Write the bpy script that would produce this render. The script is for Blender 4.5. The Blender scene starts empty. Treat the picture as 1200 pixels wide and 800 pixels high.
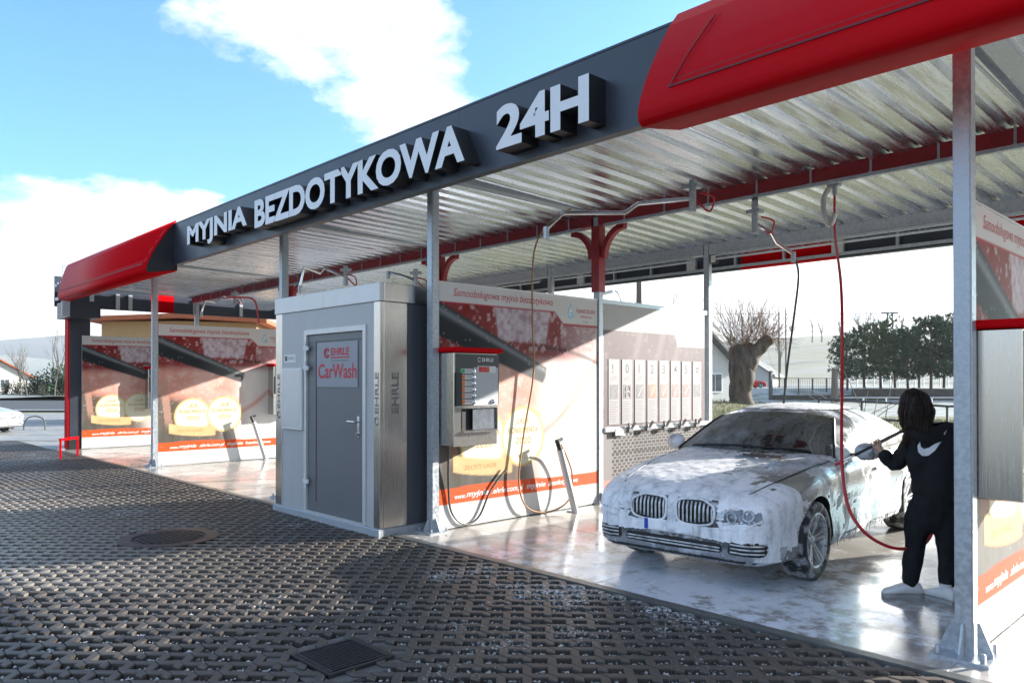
import bpy, bmesh, math, random
import numpy as np
from mathutils import Vector, Matrix, noise
from mathutils.bvhtree import BVHTree

random.seed(7)
sc = bpy.context.scene
COL = sc.collection
R = math.radians
PI = math.pi

# ------------------------------------------------------------------ camera
CX, CY, CZ, YAW, FPX = 1.414, -5.133, 1.65, 0.807, 889.27
cam = bpy.data.cameras.new('camera')
camo = bpy.data.objects.new('camera', cam)
COL.objects.link(camo)
camo.location = (CX, CY, CZ)
camo.rotation_euler = (R(90) + 0.007, 0, YAW)
cam.sensor_width = 36.0
cam.lens = FPX / 1200 * 36
cam.shift_y = 40.0 / 1200
cam.clip_start = 0.05
cam.clip_end = 20000
sc.camera = camo

# ------------------------------------------------------------------ light
SUN_AZ, SUN_EL = R(22.8), R(17.2)          # azimuth from +Y towards +X
SD = Vector((math.sin(SUN_AZ) * math.cos(SUN_EL), math.cos(SUN_AZ) * math.cos(SUN_EL), math.sin(SUN_EL)))
sl = bpy.data.lights.new('sun', 'SUN')
sl.energy = 5.0
sl.angle = R(0.53)
sl.color = (1.0, 0.95, 0.87)
so = bpy.data.objects.new('sun', sl)
COL.objects.link(so)
so.rotation_euler = (-SD).to_track_quat('-Z', 'Y').to_euler()
so.location = (10, 30, 20)
sc.view_settings.view_transform = 'Standard'
sc.view_settings.look = 'None'
sc.view_settings.gamma = 1.0
sc.view_settings.exposure = 1.74
SKY_STRENGTH = 0.10

FW = Vector((-math.sin(YAW), math.cos(YAW), 0))
RT = Vector((math.cos(YAW), math.sin(YAW), 0))


def at(px, py, d):
    """point at distance d along the view axis under a photograph position"""
    return Vector((CX, CY, CZ)) + FW * d + RT * ((px - 600) / FPX * d) + Vector((0, 0, ((440 - py) / FPX + 0.007) * d - 0.007 * d))


def gnd(px, d, z=0.0):
    v = at(px, 440, d)
    v.z = z
    return v


def direction(px, py):
    return (at(px, py, 1.0) - Vector((CX, CY, CZ))).normalized()


# ------------------------------------------------------------------ materials
def lin(c):
    if isinstance(c, str):
        c = [int(c[i:i + 2], 16) / 255 for i in (0, 2, 4)]
        c = [x / 12.92 if x <= 0.04045 else ((x + 0.055) / 1.055) ** 2.4 for x in c]
    return (c[0], c[1], c[2], 1.0)


def newmat(name):
    m = bpy.data.materials.new(name)
    m.use_nodes = True
    nt = m.node_tree
    return m, nt, nt.nodes['Principled BSDF']


def N(nt, t, **kw):
    n = nt.nodes.new(t)
    for k, v in kw.items():
        if k in n.inputs:
            n.inputs[k].default_value = v
        else:
            setattr(n, k, v)
    return n


def noise_node(nt, scale, detail=5.0, rough=0.6, coord='Object', stretch=None):
    tc = N(nt, 'ShaderNodeTexCoord')
    out = tc.outputs[coord]
    if stretch:
        mp = N(nt, 'ShaderNodeMapping')
        mp.inputs['Scale'].default_value = stretch
        nt.links.new(out, mp.inputs['Vector'])
        out = mp.outputs[0]
    n = N(nt, 'ShaderNodeTexNoise', Scale=scale, Detail=detail, Roughness=rough)
    nt.links.new(out, n.inputs['Vector'])
    return n


def ramp(nt, src, stops):
    r = N(nt, 'ShaderNodeValToRGB')
    el = r.color_ramp.elements
    while len(el) < len(stops):
        el.new(0.5)
    for e, (p, c) in zip(el, stops):
        e.position = p
        e.color = c if len(c) == 4 else (*c, 1)
    nt.links.new(src, r.inputs[0])
    return r


def mat(name, col, rough=0.6, metal=0.0, var=0.18, scale=6.0, bump=0.0, bscale=None, rvar=0.0, stretch=None, coat=0.0,
        col2=None, thr=(0.35, 0.7), detail=5.0, spec=None):
    m, nt, b = newmat(name)
    c = lin(col)
    c2 = lin(col2) if col2 else tuple(x * (1 - var) for x in c[:3]) + (1,)
    if var or col2:
        n = noise_node(nt, scale, detail=detail, stretch=stretch)
        r = ramp(nt, n.outputs['Fac'], [(thr[0], c2), (thr[1], c)])
        nt.links.new(r.outputs[0], b.inputs['Base Color'])
        if rvar:
            rr = ramp(nt, n.outputs['Fac'], [(thr[0], (max(0, rough - rvar),) * 3), (thr[1], (min(1, rough + rvar),) * 3)])
            nt.links.new(rr.outputs[0], b.inputs['Roughness'])
    else:
        b.inputs['Base Color'].default_value = c
    if not rvar:
        b.inputs['Roughness'].default_value = rough
    b.inputs['Metallic'].default_value = metal
    if coat:
        b.inputs['Coat Weight'].default_value = coat
        b.inputs['Coat Roughness'].default_value = 0.08
    if spec is not None:
        b.inputs['Specular IOR Level'].default_value = spec
    if bump:
        nb = noise_node(nt, bscale or scale * 4, detail=6.0)
        bp = N(nt, 'ShaderNodeBump', Strength=bump, Distance=0.01)
        nt.links.new(nb.outputs['Fac'], bp.inputs['Height'])
        nt.links.new(bp.outputs[0], b.inputs['Normal'])
    return m


M = {}
M['galv'] = mat('galvanised steel', (0.50, 0.53, 0.56), 0.46, 0.55, col2=(0.36, 0.40, 0.44), scale=34, thr=(0.4, 0.62), rvar=0.1)
M['deck'] = mat('galvanised deck', (0.80, 0.84, 0.92), 0.27, 0.95, col2=(0.60, 0.63, 0.69), scale=3.5, stretch=(6, 0.35, 1), rvar=0.09)
M['stainless'] = mat('brushed stainless', (0.62, 0.60, 0.56), 0.24, 1.0, col2=(0.50, 0.48, 0.45), scale=5, stretch=(60, 60, 0.6), rvar=0.06)
M['red'] = mat('red lacquer', (0.52, 0.002, 0.006), 0.45, 0.0, var=0.06, scale=3, spec=0.03)
M['red_steel'] = mat('red painted steel', (0.36, 0.012, 0.02), 0.4, 0.0, var=0.3, scale=8)
M['groove'] = mat('dark red groove', (0.10, 0.003, 0.006), 0.5, var=0.1)
M['anthracite'] = mat('anthracite sheet', (0.036, 0.042, 0.058), 0.38, 0.0, var=0.12, scale=2.5, rvar=0.05)
M['black'] = mat('black', (0.012, 0.012, 0.014), 0.5, var=0.2)
M['letter'] = mat('sign letter face', (0.72, 0.72, 0.74), 0.4, var=0.05)
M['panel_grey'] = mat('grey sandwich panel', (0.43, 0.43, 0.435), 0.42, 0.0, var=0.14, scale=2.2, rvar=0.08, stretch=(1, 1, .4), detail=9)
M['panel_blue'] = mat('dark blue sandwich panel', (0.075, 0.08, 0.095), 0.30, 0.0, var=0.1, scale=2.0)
M['door'] = mat('door paint', (0.135, 0.138, 0.148), 0.4, 0.0, var=0.08, scale=3)
M['alu'] = mat('white aluminium', (0.58, 0.58, 0.575), 0.35, 0.3, var=0.06)
M['white'] = mat('white plastic', (0.66, 0.66, 0.65), 0.45, var=0.05)
M['signred'] = mat('sign red', (0.50, 0.012, 0.03), 0.5, var=0.05)
M['signplate'] = mat('sign plate', (0.25, 0.26, 0.29), 0.4, var=0.05)
M['rubber'] = mat('black rubber', (0.02, 0.02, 0.022), 0.6, var=0.3, scale=12)
M['hose_red'] = mat('red hose', (0.52, 0.012, 0.02), 0.4, var=0.1)
M['hose_amber'] = mat('amber hose', (0.34, 0.17, 0.06), 0.4, var=0.15)
M['hose_dark'] = mat('dark hose', (0.05, 0.055, 0.05), 0.4, var=0.15)
M['concrete'] = None
M['gold'] = mat('gold print', (0.40, 0.27, 0.08), 0.5, var=0.1)
M['printgrey'] = mat('grey print', (0.16, 0.15, 0.15), 0.5, var=0.1)
M['printdark'] = mat('dark print', (0.06, 0.06, 0.065), 0.5, var=0.1)
M['printblue'] = mat('blue print', (0.10, 0.42, 0.58), 0.5, var=0.1)
M['orange'] = mat('orange print', (0.80, 0.16, 0.03), 0.5, var=0.05)
M['green'] = mat('green print', (0.03, 0.35, 0.12), 0.5, var=0.05)
M['signboard'] = mat('instruction print', (0.30, 0.27, 0.27), 0.5, var=0.06)
M['photo'] = mat('grey photo print', (0.22, 0.20, 0.195), 0.5, col2=(0.12, 0.11, 0.11), scale=20)
M['perf'] = mat('perforated trim', (0.24, 0.23, 0.21), 0.5, 0.5, var=0.1)
M['payfield'] = mat('pale grey field', (0.45, 0.45, 0.46), 0.4, var=0.05)
M['glassdark'] = mat('dark display', (0.02, 0.02, 0.025), 0.08, var=0)


def foam_mix(nt, b, base_out, scale, lo, hi, extra=None, white=(0.86, 0.88, 0.92)):
    """lays white foam over the base colour where a noise passes a threshold"""
    n = noise_node(nt, scale, detail=9.0, rough=0.72)
    fac = n.outputs['Fac']
    if extra is not None:
        ad = N(nt, 'ShaderNodeMath', operation='ADD')
        nt.links.new(fac, ad.inputs[0])
        nt.links.new(extra, ad.inputs[1])
        fac = ad.outputs[0]
    r = ramp(nt, fac, [(lo, (0, 0, 0)), (hi, (1, 1, 1))])
    mx = N(nt, 'ShaderNodeMix', data_type='RGBA')
    nt.links.new(r.outputs[0], mx.inputs[0])
    if isinstance(base_out, tuple):
        mx.inputs[6].default_value = base_out
    else:
        nt.links.new(base_out, mx.inputs[6])
    mx.inputs[7].default_value = (*white, 1)
    nt.links.new(mx.outputs[2], b.inputs['Base Color'])
    return r


def near_mask(nt, cx, cy, rx, ry, gain, coord='Object'):
    """gain at the spot (cx,cy) falling to 0 at the ellipse rx,ry"""
    tc = N(nt, 'ShaderNodeTexCoord')
    mp = N(nt, 'ShaderNodeMapping')
    mp.vector_type = 'POINT'
    mp.inputs['Location'].default_value = (-cx / rx, -cy / ry, 0)
    mp.inputs['Scale'].default_value = (1 / rx, 1 / ry, 0)
    nt.links.new(tc.outputs[coord], mp.inputs['Vector'])
    ln = N(nt, 'ShaderNodeVectorMath', operation='LENGTH')
    nt.links.new(mp.outputs[0], ln.inputs[0])
    mr = N(nt, 'ShaderNodeMapRange')
    mr.inputs['From Min'].default_value = 0.0
    mr.inputs['From Max'].default_value = 1.0
    mr.inputs['To Min'].default_value = gain
    mr.inputs['To Max'].default_value = 0.0
    nt.links.new(ln.outputs['Value'], mr.inputs['Value'])
    return mr.outputs[0]


def mat_floor():
    m, nt, b = newmat('wet concrete')
    n1 = noise_node(nt, 0.9, 6)
    r1 = ramp(nt, n1.outputs['Fac'], [(0.32, (0.25, 0.235, 0.215)), (0.7, (0.42, 0.395, 0.36))])
    ms = near_mask(nt, -2.2, 0.3, 3.4, 2.6, 0.32)
    foam_mix(nt, b, r1.outputs[0], 4.5, 0.62, 0.74, ms, (0.74, 0.77, 0.82))
    n2 = noise_node(nt, 1.6, 5)
    r2 = ramp(nt, n2.outputs['Fac'], [(0.4, (0.07,) * 3), (0.62, (0.32,) * 3)])
    nt.links.new(r2.outputs[0], b.inputs['Roughness'])
    n3 = noise_node(nt, 90, 3)
    bp = N(nt, 'ShaderNodeBump', Strength=0.12, Distance=0.004)
    nt.links.new(n3.outputs['Fac'], bp.inputs['Height'])
    nt.links.new(bp.outputs[0], b.inputs['Normal'])
    return m


def mat_paver():
    m, nt, b = newmat('paver concrete')
    tc = N(nt, 'ShaderNodeTexCoord')
    geo = N(nt, 'ShaderNodeNewGeometry')
    n1 = N(nt, 'ShaderNodeTexNoise', Scale=0.45, Detail=4.0)
    nt.links.new(geo.outputs['Position'], n1.inputs['Vector'])
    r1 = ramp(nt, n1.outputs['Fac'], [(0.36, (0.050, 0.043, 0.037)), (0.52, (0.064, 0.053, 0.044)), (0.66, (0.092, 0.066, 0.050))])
    # an oval stretch further from the bays is paler
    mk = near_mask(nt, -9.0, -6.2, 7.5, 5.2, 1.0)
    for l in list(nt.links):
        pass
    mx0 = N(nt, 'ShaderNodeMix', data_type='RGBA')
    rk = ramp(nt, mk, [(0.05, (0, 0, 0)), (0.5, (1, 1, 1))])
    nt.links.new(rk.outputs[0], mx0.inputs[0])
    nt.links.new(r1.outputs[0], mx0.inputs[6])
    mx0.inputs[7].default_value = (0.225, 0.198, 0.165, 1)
    # foam flecks near the car
    n = N(nt, 'ShaderNodeTexNoise', Scale=38.0, Detail=6.0, Roughness=0.75)
    nt.links.new(geo.outputs['Position'], n.inputs['Vector'])
    nb = N(nt, 'ShaderNodeTexNoise', Scale=1.3, Detail=3.0)
    nt.links.new(geo.outputs['Position'], nb.inputs['Vector'])
    mr = N(nt, 'ShaderNodeMapRange')
    mr.inputs['From Min'].default_value = 0.35
    mr.inputs['From Max'].default_value = 0.75
    mr.inputs['To Min'].default_value = -0.12
    mr.inputs['To Max'].default_value = 0.10
    nt.links.new(nb.outputs['Fac'], mr.inputs['Value'])
    ad = N(nt, 'ShaderNodeMath', operation='ADD')
    nt.links.new(n.outputs['Fac'], ad.inputs[0])
    nt.links.new(mr.outputs[0], ad.inputs[1])
    # world-space foam spot
    mp = N(nt, 'ShaderNodeMapping')
    mp.inputs['Location'].default_value = (2.3 / 2.6, 0.3 / 1.7, 0)
    mp.inputs['Scale'].default_value = (1 / 2.6, 1 / 1.7, 0)
    nt.links.new(geo.outputs['Position'], mp.inputs['Vector'])
    ln = N(nt, 'ShaderNodeVectorMath', operation='LENGTH')
    nt.links.new(mp.outputs[0], ln.inputs[0])
    m2 = N(nt, 'ShaderNodeMapRange')
    m2.inputs['From Min'].default_value = 0.1
    m2.inputs['From Max'].default_value = 1.0
    m2.inputs['To Min'].default_value = 0.13
    m2.inputs['To Max'].default_value = -0.02
    nt.links.new(ln.outputs['Value'], m2.inputs['Value'])
    a2 = N(nt, 'ShaderNodeMath', operation='ADD')
    nt.links.new(ad.outputs[0], a2.inputs[0])
    nt.links.new(m2.outputs[0], a2.inputs[1])
    rf = ramp(nt, a2.outputs[0], [(0.60, (0, 0, 0)), (0.68, (1, 1, 1))])
    mx = N(nt, 'ShaderNodeMix', data_type='RGBA')
    nt.links.new(rf.outputs[0], mx.inputs[0])
    nt.links.new(mx0.outputs[2], mx.inputs[6])
    mx.inputs[7].default_value = (0.62, 0.64, 0.66, 1)
    nt.links.new(mx.outputs[2], b.inputs['Base Color'])
    rr = ramp(nt, n1.outputs['Fac'], [(0.4, (0.46,) * 3), (0.7, (0.7,) * 3)])
    nt.links.new(rr.outputs[0], b.inputs['Roughness'])
    n3 = N(nt, 'ShaderNodeTexNoise', Scale=160.0, Detail=4.0)
    nt.links.new(geo.outputs['Position'], n3.inputs['Vector'])
    bp = N(nt, 'ShaderNodeBump', Strength=0.35, Distance=0.004)
    nt.links.new(n3.outputs['Fac'], bp.inputs['Height'])
    nt.links.new(bp.outputs[0], b.inputs['Normal'])
    return m


M['floor'] = mat_floor()
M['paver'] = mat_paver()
M['gravel_bed'] = mat('gravel bed', (0.06, 0.055, 0.05), 0.9, col2=(0.015, 0.014, 0.013), scale=60, bump=0.6, bscale=80)
M['pebble'] = mat('pebbles', (0.55, 0.54, 0.52), 0.75, col2=(0.07, 0.07, 0.07), scale=9, thr=(0.4, 0.6))
M['cast'] = mat('cast iron', (0.035, 0.033, 0.034), 0.45, 0.4, var=0.3, scale=14, bump=0.3)
M['kerb'] = mat('kerb concrete', (0.12, 0.12, 0.115), 0.4, var=0.3, scale=9, bump=0.2)
M['lot'] = mat('pale paving', (0.30, 0.30, 0.295), 0.6, col2=(0.20, 0.20, 0.20), scale=3, bump=0.3, bscale=40)
M['field'] = mat('frosty field', (0.20, 0.185, 0.11), 0.95, col2=(0.24, 0.235, 0.20), scale=0.05, detail=9)
M['grass_bank'] = mat('winter grass', (0.13, 0.13, 0.045), 0.9, col2=(0.22, 0.20, 0.10), scale=1.2, bump=0.5, bscale=30)
M['grass_blade'] = mat('grass blades', (0.16, 0.15, 0.055), 0.8, col2=(0.24, 0.22, 0.12), scale=0.8)
M['asphalt'] = mat('asphalt', (0.055, 0.055, 0.058), 0.7, var=0.25, scale=5)
M['snow'] = mat('frost and snow', (0.30, 0.31, 0.30), 0.9, col2=(0.11, 0.12, 0.075), scale=1.0, thr=(0.38, 0.55))
M['mountain'] = mat('wooded hill', (0.10, 0.12, 0.13), 1.0, var=0.4, scale=0.004)
M['bark'] = mat('bark', (0.15, 0.115, 0.085), 0.9, col2=(0.05, 0.038, 0.028), scale=7, bump=0.9, bscale=14, stretch=(1, 1, 0.3))
M['twig'] = mat('twigs', (0.24, 0.13, 0.075), 0.8, var=0.4, scale=4)
M['branch_pale'] = mat('pale cut branches', (0.42, 0.36, 0.27), 0.8, var=0.3)
M['greytwig'] = mat('grey twigs', (0.13, 0.115, 0.10), 0.9, var=0.3)
M['pine_a'] = mat('pine needles', (0.035, 0.085, 0.030), 0.8, col2=(0.012, 0.040, 0.018), scale=0.9)
M['pine_b'] = mat('pine needles olive', (0.075, 0.115, 0.035), 0.8, col2=(0.03, 0.06, 0.022), scale=0.9)
M['bush'] = mat('bush leaves', (0.06, 0.075, 0.04), 0.8, col2=(0.025, 0.035, 0.02), scale=1.2)
M['wood'] = mat('weathered wood', (0.17, 0.13, 0.10), 0.85, var=0.35, scale=5, stretch=(3, 3, 0.3))
M['plaster'] = mat('pale plaster', (0.52, 0.50, 0.46), 0.8, var=0.12)
M['plaster_tan'] = mat('tan plaster', (0.42, 0.25, 0.11), 0.8, var=0.1)
M['rooftile'] = mat('grey roof', (0.17, 0.165, 0.16), 0.7, var=0.3, scale=4)
M['rooforange'] = mat('orange roof', (0.42, 0.11, 0.04), 0.7, var=0.25)
M['window'] = mat('window glass', (0.05, 0.06, 0.07), 0.1, var=0)
M['wallstone'] = mat('dark low wall', (0.09, 0.075, 0.06), 0.9, col2=(0.045, 0.04, 0.035), scale=3, bump=0.5)
M['fence'] = mat('fence steel', (0.08, 0.085, 0.085), 0.5, 0.3, var=0.2)
M['tyre'] = mat('soapy tyre', (0.020, 0.020, 0.021), 0.6, col2=(0.36, 0.37, 0.38), scale=9, thr=(0.40, 0.54), detail=9)
M['carglass'] = None
M['chrome'] = mat('chrome', (0.75, 0.75, 0.76), 0.12, 1.0, var=0.05)
M['skin'] = mat('skin', (0.50, 0.29, 0.20), 0.5, var=0.1)
M['hoodie'] = mat('black jersey', (0.013, 0.013, 0.015), 0.8, var=0.3, scale=9, bump=0.3, bscale=120, spec=0.3)
M['trousers'] = mat('black sweatpants', (0.011, 0.011, 0.013), 0.8, var=0.3, scale=9, bump=0.3, bscale=120, spec=0.3)
M['hair'] = mat('dark hair', (0.007, 0.0055, 0.005), 0.5, spec=0.2, col2=(0.022, 0.012, 0.008), scale=30, stretch=(1, 1, 0.12), thr=(0.4, 0.75))
M['strand'] = mat('brown hair strands', (0.030, 0.016, 0.010), 0.4, var=0.5, scale=20)
M['shoe'] = mat('white leather', (0.74, 0.73, 0.71), 0.5, var=0.1, scale=9)
M['sole'] = mat('shoe sole', (0.36, 0.35, 0.34), 0.6, var=0.15)
M['lensglass'] = mat('lamp glass', (0.25, 0.27, 0.30), 0.08, 0.2, var=0.4, scale=12)


# ------------------------------------------------------------------ world
w = bpy.data.worlds.new('World')
sc.world = w
w.use_nodes = True
nt = w.node_tree
bg = nt.nodes['Background']
sky = nt.nodes.new('ShaderNodeTexSky')
sky.sky_type = 'NISHITA'
sky.sun_disc = False
sky.sun_elevation = SUN_EL
sky.sun_rotation = SUN_AZ
sky.altitude = 300
sky.air_density = 1.0
sky.dust_density = 1.5
sky.ozone_density = 1.5
tc = nt.nodes.new('ShaderNodeTexCoord')
sep = nt.nodes.new('ShaderNodeSeparateXYZ')
nt.links.new(tc.outputs['Generated'], sep.inputs[0])
zc = N(nt, 'ShaderNodeMath', operation='MAXIMUM')
nt.links.new(sep.outputs['Z'], zc.inputs[0])
zc.inputs[1].default_value = 0.0
za = N(nt, 'ShaderNodeMath', operation='ADD')
nt.links.new(zc.outputs[0], za.inputs[0])
za.inputs[1].default_value = 0.22
cmb = nt.nodes.new('ShaderNodeCombineXYZ')
for k, ax in enumerate('XY'):
    dv = N(nt, 'ShaderNodeMath', operation='DIVIDE')
    nt.links.new(sep.outputs[ax], dv.inputs[0])
    nt.links.new(za.outputs[0], dv.inputs[1])
    nt.links.new(dv.outputs[0], cmb.inputs[k])
cn = N(nt, 'ShaderNodeTexNoise', Scale=2.9, Detail=12.0, Roughness=0.62)
cmap = nt.nodes.new('ShaderNodeMapping')
cmap.inputs['Location'].default_value = (3.1, 1.7, 0.0)
nt.links.new(cmb.outputs[0], cmap.inputs['Vector'])
nt.links.new(cmap.outputs[0], cn.inputs['Vector'])
acc = cn.outputs['Fac']


def sky_lump(acc, px, py, width, gain):
    d = direction(px, py)
    dt = N(nt, 'ShaderNodeVectorMath', operation='DISTANCE')
    nt.links.new(tc.outputs['Generated'], dt.inputs[0])
    dt.inputs[1].default_value = d
    mr = N(nt, 'ShaderNodeMapRange', interpolation_type='SMOOTHSTEP')
    mr.inputs['From Min'].default_value = 0.0
    mr.inputs['From Max'].default_value = width
    mr.inputs['To Min'].default_value = gain
    mr.inputs['To Max'].default_value = 0.0
    nt.links.new(dt.outputs['Value'], mr.inputs['Value'])
    a = N(nt, 'ShaderNodeMath', operation='ADD')
    nt.links.new(acc, a.inputs[0])
    nt.links.new(mr.outputs[0], a.inputs[1])
    return a.outputs[0]


for px, py, wd, g in ((220, 20, 0.17, 0.11), (370, 45, 0.20, 0.11), (510, 80, 0.14, 0.12), (60, 335, 0.30, 0.36), (200, 300, 0.20, 0.24), (235, 235, 0.07, 0.1),
                      (760, -60, 0.34, -0.34), (60, 120, 0.30, -0.38), (650, 60, 0.14, -0.24), (310, 195, 0.18, -0.34), (20, 50, 0.16, -0.16), (1000, 330, 0.5, 0.3), (640, 330, 0.3, 0.2)):
    acc = sky_lump(acc, px, py, wd, g)
# haze towards the horizon
hz = N(nt, 'ShaderNodeMapRange', interpolation_type='SMOOTHSTEP')
hz.inputs['From Min'].default_value = 0.0
hz.inputs['From Max'].default_value = 0.22
hz.inputs['To Min'].default_value = 0.26
hz.inputs['To Max'].default_value = 0.0
nt.links.new(sep.outputs['Z'], hz.inputs['Value'])
ah = N(nt, 'ShaderNodeMath', operation='ADD')
nt.links.new(acc, ah.inputs[0])
nt.links.new(hz.outputs[0], ah.inputs[1])
cr = ramp(nt, ah.outputs[0], [(0.455, (0, 0, 0)), (0.54, (0.45, 0.45, 0.45)), (0.66, (0.95, 0.95, 0.95))])
mxs = N(nt, 'ShaderNodeMix', data_type='RGBA')
nt.links.new(cr.outputs[0], mxs.inputs[0])
sg = N(nt, 'ShaderNodeMix', data_type='RGBA', blend_type='MULTIPLY')
sg.inputs[0].default_value = 1.0
nt.links.new(sky.outputs[0], sg.inputs[6])
sg.inputs[7].default_value = (0.43, 0.93, 1.25, 1)
nt.links.new(sg.outputs[2], mxs.inputs[6])
cn2 = N(nt, 'ShaderNodeTexNoise', Scale=5.5, Detail=8.0, Roughness=0.6)
nt.links.new(cmap.outputs[0], cn2.inputs['Vector'])
ccol = ramp(nt, cn2.outputs['Fac'], [(0.36, (3.3, 3.45, 3.6)), (0.60, (6.4, 6.3, 6.2))])
nt.links.new(ccol.outputs[0], mxs.inputs[7])
nt.links.new(mxs.outputs[2], bg.inputs['Color'])
bg.inputs['Strength'].default_value = SKY_STRENGTH


# ------------------------------------------------------------------ mesh helpers
class MB:
    def __init__(s):
        s.v, s.f, s.m, s.sm = [], [], [], []

    def add(s, vs, fs, mi=0, smooth=False):
        o = len(s.v)
        s.v += [tuple(v) for v in vs]
        s.f += [tuple(i + o for i in f) for f in fs]
        s.m += [mi] * len(fs)
        s.sm += [smooth] * len(fs)
        return s

    def box(s, x0, x1, y0, y1, z0, z1, mi=0):
        return s.add([(x0, y0, z0), (x1, y0, z0), (x1, y1, z0), (x0, y1, z0), (x0, y0, z1), (x1, y0, z1), (x1, y1, z1), (x0, y1, z1)],
                     [(0, 3, 2, 1), (4, 5, 6, 7), (0, 1, 5, 4), (1, 2, 6, 5), (2, 3, 7, 6), (3, 0, 4, 7)], mi)

    def bar(s, p, q, w, h, mi=0, up=(0, 0, 1)):
        p, q = Vector(p), Vector(q)
        d = (q - p).normalized()
        u = Vector(up)
        if abs(d.dot(u)) > 0.95:
            u = Vector((1, 0, 0))
        a = d.cross(u).normalized() * w / 2
        b = a.cross(d).normalized() * h / 2
        vs = [p - a - b, p + a - b, p + a + b, p - a + b, q - a - b, q + a - b, q + a + b, q - a + b]
        return s.add(vs, [(0, 1, 2, 3), (7, 6, 5, 4), (0, 4, 5, 1), (1, 5, 6, 2), (2, 6, 7, 3), (3, 7, 4, 0)], mi)

    def tube(s, pts, r, n=8, mi=0, caps=True, r1=None):
        pts = [Vector(p) for p in pts]
        k = len(pts)
        vs, fs = [], []
        prev = None
        for i, p in enumerate(pts):
            d = (pts[min(i + 1, k - 1)] - pts[max(i - 1, 0)]).normalized()
            u = Vector((0, 0, 1)) if abs(d.z) < 0.9 else Vector((1, 0, 0))
            if prev is not None:
                u = prev
            a = d.cross(u).normalized()
            b = a.cross(d).normalized()
            prev = b
            rr = r if r1 is None else r + (r1 - r) * i / max(1, k - 1)
            if isinstance(r, (list, tuple)):
                rr = r[i]
            for j in range(n):
                t = 2 * PI * j / n
                vs.append(p + a * (math.cos(t) * rr) + b * (math.sin(t) * rr))
        for i in range(k - 1):
            for j in range(n):
                fs.append((i * n + j, i * n + (j + 1) % n, (i + 1) * n + (j + 1) % n, (i + 1) * n + j))
        if caps:
            fs.append(tuple(range(n - 1, -1, -1)))
            fs.append(tuple((k - 1) * n + j for j in range(n)))
        return s.add(vs, fs, mi, True)

    def prism(s, poly, axis, a0, a1, mi=0):
        """poly: 2-D outline in the two other axes (in xyz order), swept along axis"""
        n = len(poly)

        def pt(u, v, a):
            return {'x': (a, u, v), 'y': (u, a, v), 'z': (u, v, a)}[axis]
        vs = [pt(u, v, a0) for u, v in poly] + [pt(u, v, a1) for u, v in poly]
        fs = [tuple(range(n - 1, -1, -1)), tuple(range(n, 2 * n))] + [(i, (i + 1) % n, n + (i + 1) % n, n + i) for i in range(n)]
        return s.add(vs, fs, mi)

    def lathe(s, prof, n=24, c=(0, 0, 0), axis='z', mi=0):
        vs, fs = [], []
        k = len(prof)
        for j in range(n):
            t = 2 * PI * j / n
            for r, h in prof:
                x, y = r * math.cos(t), r * math.sin(t)
                p = {'z': (x, y, h), 'x': (h, x, y), 'y': (x, h, y)}[axis]
                vs.append((p[0] + c[0], p[1] + c[1], p[2] + c[2]))
        for j in range(n):
            for i in range(k - 1):
                a, b = j * k + i, ((j + 1) % n) * k + i
                fs.append((a, b, b + 1, a + 1))
        return s.add(vs, fs, mi, True)

    def mesh(s, name, mats):
        me = bpy.data.meshes.new(name)
        me.from_pydata(s.v, [], s.f)
        for m_ in (mats if isinstance(mats, (list, tuple)) else [mats]):
            me.materials.append(m_)
        me.polygons.foreach_set('material_index', s.m)
        me.polygons.foreach_set('use_smooth', s.sm)
        me.update()
        return me

    def build(s, name, mats, parent=None, fix=True, sharp=None, bevel=0.0):
        me = s.mesh(name, mats)
        if fix or bevel:
            bm = bmesh.new()
            bm.from_mesh(me)
            bmesh.ops.recalc_face_normals(bm, faces=bm.faces)
            if bevel:
                bmesh.ops.bevel(bm, geom=[e for e in bm.edges if len(e.link_faces) == 2 and e.calc_face_angle(0) > 0.6], offset=bevel,
                                segments=1, affect='EDGES', profile=0.5)
            bm.to_mesh(me)
            bm.free()
        if any(s.sm):
            me.set_sharp_from_angle(angle=R(sharp or 40))
        return link(name, me, parent)


def link(name, me, parent=None):
    o = bpy.data.objects.new(name, me)
    COL.objects.link(o)
    if parent is not None:
        o.parent = parent
    return o


def thing(name, label, cat, loc=(0, 0, 0), rz=0.0, group=None):
    o = bpy.data.objects.new(name, None)
    COL.objects.link(o)
    o.location = loc
    o.rotation_euler = (0, 0, rz)
    return tag(o, label, cat, group)


def tag(o, label, cat, group=None):
    o['label'] = label
    o['category'] = cat
    if group:
        o['group'] = group
    return o


def kind(o, k):
    o['kind'] = k
    return o


def dup(root, label, loc=None, rz=None, group=None, swap=None):
    r = root.copy()
    COL.objects.link(r)
    if loc is not None:
        r.location = loc
    if rz is not None:
        r.rotation_euler = (0, 0, rz)
    r['label'] = label
    if group:
        r['group'] = group
    for ch in root.children:
        if swap and ch.name.split('.')[0] in swap:
            continue
        c = ch.copy()
        COL.objects.link(c)
        c.parent = r
        for g in ch.children:
            d = g.copy()
            COL.objects.link(d)
            d.parent = c
    return r


def text_mesh(s, size=1.0, extrude=0.0, offset=0.0, shear=0.0):
    cu = bpy.data.curves.new('text', 'FONT')
    cu.body = s
    cu.size = size
    cu.extrude = extrude
    cu.offset = offset
    cu.shear = shear
    cu.resolution_u = 4
    o = bpy.data.objects.new('text', cu)
    COL.objects.link(o)
    bpy.context.view_layer.update()
    dg = bpy.context.evaluated_depsgraph_get()
    me = bpy.data.meshes.new_from_object(o.evaluated_get(dg))
    bpy.data.objects.remove(o)
    bpy.data.curves.remove(cu)
    me.materials.clear()
    return me


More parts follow.
